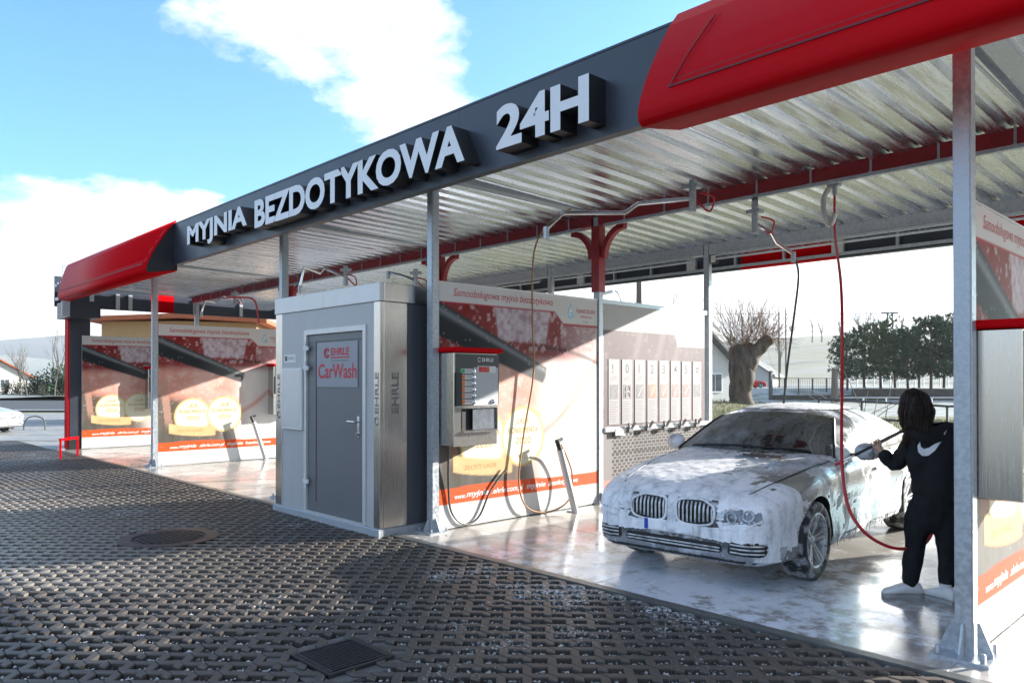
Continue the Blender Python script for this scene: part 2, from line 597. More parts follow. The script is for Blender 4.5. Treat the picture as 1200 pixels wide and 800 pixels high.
def basis(O, Rv, Uv):
    Rv, Uv = Vector(Rv), Vector(Uv)
    Nv = Rv.cross(Uv)
    m = Matrix.Identity(4)
    for i in range(3):
        m[i][0], m[i][1], m[i][2], m[i][3] = Rv[i], Uv[i], Nv[i], O[i]
    return m


def lettering(s, O, Rv, Uv, height, mt, parent, width=None, offset=0.0, shear=0.0, name='lettering', extrude=0.0):
    """text as a thin mesh; height = height of the whole ink box unless width scales it too"""
    me = text_mesh(s, 1.0, extrude, offset, shear)
    xs = [v.co.x for v in me.vertices]
    ys = [v.co.y for v in me.vertices]
    sy = height / (max(ys) - min(ys))
    sx = width / (max(xs) - min(xs)) if width else sy
    mt_ = basis(O, Rv, Uv) @ Matrix.Diagonal((sx, sy, 1, 1)) @ Matrix.Translation((-min(xs), -min(ys), 0))
    me.transform(mt_)
    me.materials.append(mt)
    return link(name, me, parent)


def poly_plate(pts, O, Rv, Uv, th, mt, parent, name):
    """flat outline pts in the plane (R,U), th thick towards the viewer"""
    me_b = MB()
    me_b.prism(pts, 'z', 0, th)
    me = me_b.mesh(name, mt)
    me.transform(basis(O, Rv, Uv))
    bm = bmesh.new()
    bm.from_mesh(me)
    bmesh.ops.recalc_face_normals(bm, faces=bm.faces)
    bm.to_mesh(me)
    bm.free()
    return link(name, me, parent)


def circle(cx, cy, r, n=28, ry=None):
    ry = ry or r
    return [(cx + r * math.cos(2 * PI * i / n), cy + ry * math.sin(2 * PI * i / n)) for i in range(n)]


def catmull(pts, n=8):
    P = [Vector(p) for p in pts]
    P = [P[0]] + P + [P[-1]]
    out = []
    for i in range(1, len(P) - 2):
        for k in range(n):
            t = k / n
            a, b, c, d = P[i - 1:i + 3]
            out.append(0.5 * ((2 * b) + (c - a) * t + (2 * a - 5 * b + 4 * c - d) * t * t + (3 * b - a - 3 * c + d) * t ** 3))
    out.append(P[-2])
    return out


exec_parts = []
# ------------------------------------------------------------------ canopy
XP, XA, XB, XC, XD, XE = -19.1, -13.9, -8.65, -5.2, 0.0, 5.2
YM, YB, YF, YR = 2.82, 5.55, -0.54, 6.6
ZF0, ZF1 = 3.55, 4.21


def deck_z(y):
    return 4.03 - 0.022 * (y + 0.45)


canopy = thing('car_wash_canopy', 'long flat car wash canopy with charcoal and red fascia carrying big sign letters', 'canopy', (0, 0, 0))
# posts
pm = MB()
pm.box(-0.05, 0.05, -0.05, 0.05, 0.012, 3.86)
post_me = pm.mesh('post', M['galv'])
bmesh_tmp = bmesh.new()
bmesh_tmp.from_mesh(post_me)
bmesh.ops.bevel(bmesh_tmp, geom=[e for e in bmesh_tmp.edges if abs(e.verts[0].co.z - e.verts[1].co.z) > 1], offset=0.009, segments=2, affect='EDGES')
bmesh_tmp.to_mesh(post_me)
bmesh_tmp.free()
bp = MB()
bp.box(-0.14, 0.14, -0.14, 0.14, 0.0, 0.014)
for sx in (-1, 1):
    bp.prism([(sx * 0.052, 0.014), (sx * 0.125, 0.014), (sx * 0.125, 0.03), (sx * 0.066, 0.15), (sx * 0.052, 0.15)], 'y', -0.005, 0.005)
    bp.prism([(sx * 0.052, 0.014), (sx * 0.125, 0.014), (sx * 0.125, 0.03), (sx * 0.066, 0.15), (sx * 0.052, 0.15)], 'x', -0.005, 0.005)
    for sy in (-1, 1):
        bp.lathe([(0, 0.05), (0.012, 0.05), (0.012, 0.014), (0.022, 0.014)], 8, (sx * 0.105, sy * 0.105, 0))
bp_me = bp.mesh('base_plate', M['galv'])
for px in (XA, XB, XC, XD, XE):
    for py in (0.0, YM, YB):
        if px == XB and py == 0.0:
            z0 = 0
        o = link('post', post_me, canopy)
        o.location = (px, py, 0)
        b_ = link('base_plate', bp_me, o)
        if py == 0 and px == XD:
            b_.scale = (1.15, 1.15, 1.4)
for py in (YM, YB):
    o = link('post', post_me, canopy)
    o.location = (XP, py, 0)
    link('base_plate', bp_me, o)
# beams along the facade and across
for y0, y1, z0, z1, nm, mt in ((-0.045, 0.045, 3.78, 3.88, 'front_beam', M['galv']), (YB - 0.06, YB + 0.06, 3.66, 3.84, 'rear_beam', M['galv']),
                               (YM - 0.08, YM + 0.08, 3.74, 3.90, 'middle_beam', M['red_steel'])):
    for a, b in ((XP - 0.2, XA), (XA, XB), (XB, XC), (XC, XD), (XD, XE)):
        MB().box(a + 0.056, b - 0.056, y0, y1, z0, z1).build(nm, mt, canopy, bevel=0.006)
# galvanised tray and clips under the red beam
for a, b in ((XP, XA), (XA, XB), (XB, XC), (XC, XD), (XD, XE)):
    t_ = MB()
    t_.box(a + 0.2, b - 0.2, YM - 0.13, YM - 0.085, 3.70, 3.735)
    x = a + 0.5
    while x < b - 0.3:
        t_.box(x, x + 0.03, YM - 0.14, YM + 0.085, 3.735, 3.739)
        t_.box(x, x + 0.022, YM - 0.088, YM - 0.082, 3.739, 3.91)
        x += 0.62
    t_.build('cable_tray', M['galv'], canopy)
    MB().tube([(a + 0.2, YB - 0.1, 3.63), (b - 0.2, YB - 0.1, 3.63)], 0.018, 8).tube([(a + 0.2, YB - 0.1, 3.575), (b - 0.2, YB - 0.1, 3.575)], 0.018, 8).build(
        'conduit', M['galv'], canopy)
for px in (XP, XA, XB, XC, XD, XE):
    for y0, y1 in ((-0.5, YM - 0.084), (YM + 0.084, YR - 0.06)):
        MB().box(px - 0.07, px + 0.07, y0, y1, 3.884, 3.95).build('cross_beam', M['galv'], canopy)
    # curved red brackets at the middle column
    if px in (XB, XC, XA):
        c = MB()
        c.box(px - 0.066, px + 0.066, YM - 0.066, YM - 0.052, 2.85, 3.735)
        c.box(px - 0.066, px + 0.066, YM + 0.052, YM + 0.066, 2.85, 3.735)
        c.box(px - 0.066, px - 0.053, YM - 0.05, YM + 0.05, 2.85, 3.735)
        c.box(px + 0.053, px + 0.066, YM - 0.05, YM + 0.05, 2.85, 3.735)
        c.build('column_sleeve', M['red_steel'], canopy)
        for s in (-1, 1):
            out = []
            inn = []
            for k in range(9):
                t = k / 8 * PI / 2
                out.append((px + s * (0.52 - 0.42 * math.cos(t)), 3.30 + 0.42 * math.sin(t)))
                inn.append((px + s * (0.56 - 0.34 * math.cos(t) * 1.0), 3.26 + 0.33 * math.sin(t)))
            arc = [(k / 8 * PI / 2) for k in range(9)]
            poly = [(px + s * (0.46 - 0.392 * math.cos(a)), 3.32 + 0.41 * math.sin(a)) for a in arc] + [
                (px + s * (0.46 - 0.32 * math.cos(a)), 3.30 + 0.355 * math.sin(a)) for a in arc[::-1]]
            MB().prism(poly, 'y', YM - 0.04, YM + 0.04).build('curved_bracket', M['red_steel'], canopy)

# roof deck: trapezoid sheets, ribs run front to back
pitch = 0.262
ribs = 5
sheet = MB()
prof = []
for k in range(ribs):
    x = k * pitch
    prof += [(x, 0.0), (x + 0.140, 0.0), (x + 0.168, 0.055), (x + 0.234, 0.055)]
prof.append((ribs * pitch, 0.0))
prof.append((ribs * pitch + 0.02, -0.0015))
ys_ = (-0.45, 2.0, 4.4, 6.56)
vs = [(x, y, deck_z(y) + z - 0.08) for y in ys_ for x, z in prof]
n = len(prof)
fs = [(r * n + i, r * n + i + 1, (r + 1) * n + i + 1, (r + 1) * n + i) for r in range(len(ys_) - 1) for i in range(n - 1)]
sheet.add(vs, fs)
sheet_me = sheet.mesh('roof_sheet', M['deck'])
x = XP - 0.33
while x < XE + 0.4:
    o = link('roof_sheet', sheet_me, canopy)
    o.location = (x, 0, 0.0)
    x += ribs * pitch
# roof top trim so the deck edge is closed
MB().box(XP - 0.36, XE + 0.5, YR - 0.032, YR - 0.004, 3.90, 4.19).build('rear_closure', M['anthracite'], canopy)

# front fascia: charcoal sheets
xs = [-11.42, -9.0, -6.55, -4.1, -1.66]
for a, b in zip(xs[:-1], xs[1:]):
    MB().box(a + 0.001, b - 0.001, YF, YF + 0.03, ZF0, ZF1).box(a + 0.001, b - 0.001, YF + 0.031, YF + 0.09, ZF0, ZF0 + 0.012).build('fascia_sheet', M['anthracite'], canopy)
MB().box(XP - 0.3, XE + 0.4, YF + 0.095, YF + 0.14, ZF0 + 0.03, ZF0 + 0.10).build('fascia_rail', M['galv'], canopy)
MB().box(-11.42, -1.66, YF - 0.006, YF + 0.034, ZF1 + 0.001, ZF1 + 0.02).build('fascia_cap', M['anthracite'], canopy)
# red bulging ends
RP = [(-0.52, 4.27), (-0.62, 4.15), (-0.72, 4.00), (-0.82, 3.84), (-0.905, 3.68), (-0.965, 3.54), (-0.99, 3.45), (-0.985, 3.40), (-0.95, 3.375),
      (-0.80, 3.40), (-0.50, 3.46)]


def red_shell(x0, x1, nm, slant=0.0):
    k = MB()
    back = [(y + 0.03, z + 0.02) for y, z in RP]
    vs = [((x0 + slant * max(0, -0.52 - y)) if x == x0 else x, y, z) for x in (x0, x1) for y, z in RP]
    n = len(RP)
    k.add(vs, [(i, i + 1, n + i + 1, n + i) for i in range(n - 1)], 0, True)
    o = k.build(nm, M['red'], canopy, fix=False, sharp=35)
    sol = o.modifiers.new('thickness', 'SOLIDIFY')
    sol.thickness = 0.02
    sol.offset = 0
    return o


def shell_point(t, out=0.004):
    """t 0..1 along the outer face of the red profile from top to bottom lip"""
    L = [0]
    for a, b in zip(RP[:7], RP[1:8]):
        L.append(L[-1] + math.hypot(b[0] - a[0], b[1] - a[1]))
    s = t * L[-1]
    for i in range(7):
        if s <= L[i + 1] + 1e-9:
            u = (s - L[i]) / (L[i + 1] - L[i])
            a, b = RP[i], RP[i + 1]
            dy, dz = b[0] - a[0], b[1] - a[1]
            l = math.hypot(dy, dz)
            return (a[0] + dy * u + dz / l * out, a[1] + dz * u - dy / l * out)


sh1 = red_shell(-1.68, XE + 0.5, 'red_fascia')
sh2 = red_shell(-17.95, -11.36, 'red_fascia', 2.6)


def groove(xa, xb, t0, t1, parent):
    """two raised mouldings: a slanted one near the end, a long one along the bottom"""
    g = MB()
    for dx, th in ((0.0, 0.030), (0.055, 0.012)):
        pts = []
        for k in range(15):
            t = t0 + (t1 - t0) * k / 14
            y, z = shell_point(t)
            pts.append((xa + dx + (0.16 * (1 - k / 14)), y, z))
        y, z = shell_point(t1 - dx * 0.9)
        pts[-1] = (pts[-1][0], y, z)
        pts.append((xb, y, z))
        for a, b in zip(pts[:-1], pts[1:]):
            g.bar(a, b, th, 0.012)
    return g.build('moulding', M['groove'], parent)


groove(-1.46, XE, 0.24, 0.82, sh1)
groove(-16.85, -11.55, 0.84, 0.86, sh2)
gm = MB()
pts = [(-11.5, *shell_point(0.12 + 0.7 * k / 10)) for k in range(11)]
for a, b in zip(pts[:-1], pts[1:]):
    gm.bar(a, b, 0.02, 0.012)
gm.build('moulding', M['groove'], sh2)
# end frame of the right-hand end of the left red piece (dark opening)
ef = MB()
ef.prism([(y + 0.012, z - 0.004) for y, z in RP], 'x', -11.395, -11.385)
ef.build('end_cap', M['black'], canopy)
ef = MB()
ef.prism([(y + 0.012, z - 0.004) for y, z in RP], 'x', -1.64, -1.632)
ef.build('end_cap', M['black'], canopy)
# left side fascia
for k, (a, b, mt) in enumerate(((-0.42, 1.8, M['anthracite']), (1.8, 2.4, M['red']), (2.4, 5.9, M['anthracite']), (5.9, YR - 0.04, M['red']))):
    MB().box(-19.62, -19.58, a + 0.002, b - 0.002, 3.46, 4.2).build('side_fascia_sheet', mt, canopy)
for yy in (0.35, 0.95, 1.25, 2.9, 4.2):
    MB().box(-19.575, -19.53, yy, yy + 0.09, 3.48, 3.86).build('frame_upright', M['alu'], canopy)
MB().box(-18.06, -18.005, -0.62, -0.46, 3.12, 4.27).build('fascia_end_plate', M['galv'], canopy)
MB().box(-19.2, -18.1, -0.45, 0.2, 3.12, 3.5).build('pillar_head', M['anthracite'], canopy)
# rear fascia, seen from behind under the deck
rear = [(-19.5, -16.0, 'red'), (-16.0, -14.6, 'anthracite'), (-14.6, -10.8, 'anthracite'), (-10.8, -7.9, 'anthracite'), (-7.9, -5.55, 'anthracite'),
        (-5.55, -5.2, 'anthracite'), (-5.2, -3.55, 'red'), (-3.55, -1.35, 'anthracite'), (-1.35, XE + 0.4, 'red')]
for a, b, mt in rear:
    MB().box(a + 0.001, b - 0.001, YR, YR + 0.03, 3.575, 4.21).build('fascia_sheet', M[mt], canopy)
for a, b, mt in ((-19.5, -16, 'red'), (-5.2, -3.55, 'red'), (-1.35, XE + 0.4, 'red'), (-16, -5.2, 'anthracite'), (-3.55, -1.35, 'anthracite')):
    MB().box(a + 0.002, b - 0.002, YR - 0.03, YR + 0.1, 3.545, 3.573).build('fascia_lip', M[mt], canopy)
MB().box(-19.5, XE + 0.4, YR - 0.075, YR - 0.034, 3.575, 3.62).build('frame_rail', M['galv'], canopy)
MB().box(-19.5, XE + 0.4, YR - 0.075, YR - 0.034, 3.835, 3.875).build('frame_rail', M['galv'], canopy)
up_me = MB().box(-0.02, 0.02, YR - 0.07, YR - 0.003, 3.622, 3.833).mesh('frame_upright', M['galv'])
up2_me = MB().box(-0.09, 0.09, YR - 0.068, YR - 0.003, 3.622, 3.833).mesh('frame_upright', M['alu'])
x = -19.2
k = 0
while x < XE:
    o = link('frame_upright', up2_me if k % 3 == 0 else up_me, canopy)
    o.location = (x, 0, 0)
    x += 0.87
    k += 1
# thin pipe beside the right-hand cross beam
MB().tube([(-0.16, -0.3, 3.86), (-0.16, 2.7, 3.86)], 0.013, 8).build('conduit', M['galv'], canopy)
# dark end pillar on the left
MB().box(-19.42, -19.1, -0.2, 0.25, 0.0, 3.46).build('end_pillar', M['anthracite'], canopy, bevel=0.01)
MB().box(-19.41, -19.11, -0.235, -0.202, 0.02, 3.5).build('pillar_face', M['red'], canopy)
MB().box(-19.43, -19.09, -0.21, 0.26, 0.001, 0.3).build('pillar_foot', M['black'], canopy)

# sign letters
def word(s, x0, x1, z0, z1, depth=0.2):
    me = text_mesh(s, 1.0, 0.0, 0.038)
    bm = bmesh.new()
    bm.from_mesh(me)
    xs = [v.co.x for v in bm.verts]
    ys = [v.co.y for v in bm.verts]
    for v in bm.verts:
        v.co.x = (v.co.x - min(xs)) / (max(xs) - min(xs)) * (x1 - x0) + x0
        v.co.y = (v.co.y - min(ys)) / (max(ys) - min(ys)) * (z1 - z0) + z0
    bmesh.ops.remove_doubles(bm, verts=bm.verts, dist=1e-4)
    left = set(bm.faces)
    isl = []
    while left:
        st = [left.pop()]
        grp = []
        while st:
            f = st.pop()
            grp.append(f)
            for e in f.edges:
                for g in e.link_faces:
                    if g in left:
                        left.remove(g)
                        st.append(g)
        isl.append(grp)
    isl.sort(key=lambda g: min(v.co.x for f in g for v in f.verts))
    for grp in isl:
        b = MB()
        idx = {}
        vs = []
        for f in grp:
            for v in f.verts:
                if v.index not in idx or True:
                    idx.setdefault(id(v), len(idx))
        order = {}
        vl = []
        for f in grp:
            for v in f.verts:
                if v not in order:
                    order[v] = len(vl)
                    vl.append(v)
        n = len(vl)
        yf = YF - depth
        vs = [(v.co.x, yf, v.co.y) for v in vl] + [(v.co.x, YF - 0.004, v.co.y) for v in vl]
        ff = [tuple(order[v] for v in f.verts) for f in grp]
        gs = set(grp)
        sides = []
        for f in grp:
            for e in f.edges:
                if sum(1 for q in e.link_faces if q in gs) == 1:
                    a, c = order[e.verts[0]], order[e.verts[1]]
                    sides.append((a, c, n + c, n + a))
        b.add(vs, ff, 0)
        b.m += [1] * len(sides)
        b.sm += [False] * len(sides)
        b.f += sides
        b.build('sign_letter', [M['letter'], M['black']], canopy)
    bm.free()


word('MYJNIA', -10.30, -8.24, 3.625, 3.99)
word('BEZDOTYKOWA', -8.01, -3.79, 3.625, 3.99)
word('24H', -3.37, -2.33, 3.625, 3.99)

# ------------------------------------------------------------------ ground
def gridmesh(name, x0, x1, y0, y1, nx, ny, fz, mt, k='structure'):
    vs = [(x0 + (x1 - x0) * i / nx, y0 + (y1 - y0) * j / ny, 0) for j in range(ny + 1) for i in range(nx + 1)]
    vs = [(x, y, fz(x, y)) for x, y, _ in vs]
    fs = [(j * (nx + 1) + i, j * (nx + 1) + i + 1, (j + 1) * (nx + 1) + i + 1, (j + 1) * (nx + 1) + i) for j in range(ny) for i in range(nx)]
    me = bpy.data.meshes.new(name)
    me.from_pydata(vs, [], fs)
    me.polygons.foreach_set('use_smooth', [True] * len(fs))
    me.materials.append(mt)
    return kind(link(name, me), k)


gridmesh('ground', -6000, 6000, -3000, 9000, 8, 8, lambda x, y: -0.10, M['field'])
gridmesh('gravel_bed', -24, 6, -9, -0.42, 1, 1, lambda x, y: -0.062, M['gravel_bed'])

# concrete floor: slabs with light joints
floor = bpy.data.objects.new('concrete_floor', None)
COL.objects.link(floor)
kind(floor, 'structure')
xe = [XP - 0.5, -16.5, XA, -11.3, XB, XC, -2.6, XD, 2.6, XE + 0.5]
ye = [-0.36, 1.2, 4.0, 7.4]
for a, b in zip(xe[:-1], xe[1:]):
    for c, d in zip(ye[:-1], ye[1:]):
        MB().box(a + 0.004, b - 0.004, c + 0.004, d - 0.004, -0.06, 0.0).build('floor_slab', M['floor'], floor)
MB().box(xe[0], xe[-1], ye[0], ye[-1], -0.07, -0.004).build('joint_filler', M['alu'], floor)
MB().box(XP - 0.5, XE + 0.5, -0.45, -0.362, -0.08, 0.006).build('floor_edging', M['kerb'], floor)

# pavers: zigzag strips
q = 0.1025
h = 0.0405
gap = 0.0022


def paver_outline(per):
    top, bot = [], []
    for k in range(per):
        x = 2 * q * k
        top += [(x, h), (x + q - h, q - gap), (x + q + h, q - gap)]
        bot += [(x - h, gap), (x + h, gap), (x + q, q - h)]
    X = 2 * q * per
    # end cut across the last arm, start cut across the first arm
    top = top[:]
    top[0] = (0.0, h)
    bot[0] = (-h + 0.004, gap)
    top[-1] = (2 * q * per - q + h, q - gap)
    top.append((X - h / 2 - 0.003, q / 2 + 0.006))
    bot.append((X - q / 2 - h / 2 - 0.014, q / 2 - h / 2 + 0.012))
    return bot + top[::-1]


def paver_geo(per, ch=0.005, hgt=0.06):
    ol = paver_outline(per)
    n = len(ol)
    ins = []
    for i in range(n):
        a, b, c = (Vector(ol[i - 1]), Vector(ol[i]), Vector(ol[(i + 1) % n]))
        d1, d2 = (b - a).normalized(), (c - b).normalized()
        n1, n2 = Vector((-d1.y, d1.x)), Vector((-d2.y, d2.x))
        m_ = (n1 + n2)
        m_ = m_ / max(0.35, m_.dot(n1))
        ins.append(b + m_ * ch)
    vs = [(x, y, -hgt) for x, y in ol] + [(x, y, -ch) for x, y in ol] + [(p.x, p.y, 0) for p in ins]
    fs = [tuple(range(2 * n, 3 * n))]
    for i in range(n):
        j = (i + 1) % n
        fs.append((i, j, n + j, n + i))
        fs.append((n + i, n + j, 2 * n + j, 2 * n + i))
    return vs, fs


pavement = bpy.data.objects.new('pavement', None)
COL.objects.link(pavement)
kind(pavement, 'structure')
PER = 2
pv, pf = paver_geo(PER)
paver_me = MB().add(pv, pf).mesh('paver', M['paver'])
L_ = 2 * q * PER
cells = []
row = 0
y = -0.47 - q
while y > -5.9:
    x = 3.2 + (q if row % 2 else 0) - (row * 7 % 4) * 0.1025 * 2
    while x > -23.6:
        cx_, cy_ = x + L_ / 2, y + q / 2
        rel = Vector((cx_ - CX, cy_ - CY, 0))
        d = rel.dot(FW)
        if d > 1.0:
            px = 600 + rel.dot(RT) / d * FPX
            py = 440 + CZ / d * FPX
            if -60 < px < 1260 and py < 850:
                if not (-2.79 < cx_ < -2.40 and -2.88 < cy_ < -2.53) and math.hypot(cx_ + 6.88, cy_ + 2.2) > 0.42:
                    cells.append((d, x, y))
        x -= L_
    row += 1
    y -= q
cells.sort()
for d, x, y in cells[:300]:
    o = link('paver', paver_me, pavement)
    o.location = (x, y, random.uniform(-0.003, 0.003))
    o.rotation_euler = (random.uniform(-.006, .006), random.uniform(-.004, .004), random.uniform(-.004, .004))
rest = cells[300:]
pva = np.array(pv)
allv = np.concatenate([pva + np.array([x, y, random.uniform(-0.003, 0.003)]) for d, x, y in rest])
allf = []
for k in range(len(rest)):
    o_ = k * len(pv)
    allf += [tuple(i + o_ for i in f) for f in pf]
me = bpy.data.meshes.new('pavers')
me.from_pydata(allv.tolist(), [], allf)
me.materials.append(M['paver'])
kind(link('pavers', me, pavement), 'stuff')
# pebbles lying in the openings
pb = MB()
ico = bmesh.new()
bmesh.ops.create_icosphere(ico, subdivisions=1, radius=1)
iv = [v.co.copy() for v in ico.verts]
ifc = [tuple(v.index for v in f.verts) for f in ico.faces]
ico.free()
oct_v = [Vector(p) for p in ((1, 0, 0), (-1, 0, 0), (0, 1, 0), (0, -1, 0), (0, 0, 1), (0, 0, -1))]
oct_f = [(0, 2, 4), (2, 1, 4), (1, 3, 4), (3, 0, 4), (2, 0, 5), (1, 2, 5), (3, 1, 5), (0, 3, 5)]
for d, x, y in cells[:1100]:
    for kk in range(PER):
        for up_ in (0, 1):
            hx, hy = x + 2 * q * kk + (0 if up_ else q), y + (q if up_ else 0)
            for _ in range(random.choice((3, 4, 5, 6))):
                a, b = random.uniform(-.045, .045), random.uniform(-.045, .045)
                r = random.uniform(0.004, 0.012)
                sx, sy, sz = r * random.uniform(.7, 1.4), r * random.uniform(.7, 1.4), r * random.uniform(.5, .9)
                cxx, cyy = hx + (a + b) / 2, hy + (a - b) / 2
                pb.add([(cxx + v.x * sx, cyy + v.y * sy, -0.020 + v.z * sz) for v in oct_v], oct_f)
kind(pb.build('gravel', M['pebble'], fix=False), 'stuff')

# drain grate and manhole cover
gr = thing('drain_grate', 'square ribbed iron drain grate set into the dark openwork pavers', 'drain', (-2.595, -2.705, 0))
f_ = MB()
for a in (-1, 1):
    f_.box(-0.225, 0.225, a * 0.2125 - 0.0125, a * 0.2125 + 0.0125, -0.05, 0.006)
    f_.box(a * 0.2125 - 0.0125, a * 0.2125 + 0.0125, -0.2, 0.2, -0.05, 0.006)
f_.build('frame', M['cast'], gr)
for a in (-1, 1):
    MB().box(-0.34, 0.34, a * 0.285 - 0.055, a * 0.285 + 0.055, -0.05, -0.014).build('collar', M['kerb'], gr)
    MB().box(a * 0.285 - 0.055, a * 0.285 + 0.055, -0.228, 0.228, -0.05, -0.014).build('collar', M['kerb'], gr)
MB().box(-0.2, 0.2, -0.2, 0.2, -0.05, -0.03).build('pan', M['black'], gr)
for a in (-0.198, 0.18):
    MB().box(-0.198, 0.198, a, a + 0.018, -0.03, 0.008).build('rim', M['cast'], gr)
for k in range(12):
    xx = -0.17 + 0.34 * k / 11
    MB().box(xx - 0.008, xx + 0.008, -0.178, 0.178, -0.02, 0.006).build('bar', M['cast'], gr)
mh = thing('manhole_cover', 'round dark manhole cover among the pavers before the grey service room', 'manhole', (-6.88, -2.2, 0))
MB().lathe([(0.0, 0.0), (0.34, 0.0), (0.345, -0.01), (0.36, -0.01), (0.362, 0.004), (0.44, 0.006), (0.5, 0.003), (0.5, -0.06)], 40).build('ring', M['cast'], mh, fix=False)
lug = MB()
for i in range(-5, 6):
    for j in range(-5, 6):
        if math.hypot(i, j) < 5.4:
            lug.box(i * 0.058 - 0.017, i * 0.058 + 0.017, j * 0.058 - 0.017, j * 0.058 + 0.017, 0.0005, 0.008)
kind(lug.build('tread_pattern', M['cast'], mh), 'stuff')
# ------------------------------------------------------------------ partition panels
BW, BH = 2.70, 2.68                         # printed sheet


def vcol_mat(name, rough=0.6):
    m, nt, b = newmat(name)
    at_ = N(nt, 'ShaderNodeVertexColor', layer_name='print')
    nt.links.new(at_.outputs[0], b.inputs['Base Color'])
    b.inputs['Roughness'].default_value = rough
    b.inputs['Specular IOR Level'].default_value = 0.25
    n3 = noise_node(nt, 60, 3)
    bp = N(nt, 'ShaderNodeBump', Strength=0.06, Distance=0.003)
    nt.links.new(n3.outputs['Fac'], bp.inputs['Height'])
    nt.links.new(bp.outputs[0], b.inputs['Normal'])
    return m


M['print'] = vcol_mat('printed banner')


def fbm(x, y, seed, octv=5, s=1.0):
    rng = np.random.RandomState(seed)
    out = np.zeros_like(x)
    amp, tot = 1.0, 0
    for o in range(octv):
        g = rng.rand(64, 64)
        fx, fy = (x * s * 2 ** o) % 63, (y * s * 2 ** o) % 63
        ix, iy = fx.astype(int), fy.astype(int)
        tx, ty = fx - ix, fy - iy
        tx, ty = tx * tx * (3 - 2 * tx), ty * ty * (3 - 2 * ty)
        v = g[ix, iy] * (1 - tx) * (1 - ty) + g[ix + 1, iy] * tx * (1 - ty) + g[ix, iy + 1] * (1 - tx) * ty + g[ix + 1, iy + 1] * tx * ty
        out += amp * v
        tot += amp
        amp *= 0.55
    return out / tot


def L3(hexs):
    return np.array(lin(hexs)[:3])


def sstep(a, b, x):
    t = np.clip((x - a) / (b - a), 0, 1)
    return t * t * (3 - 2 * t)


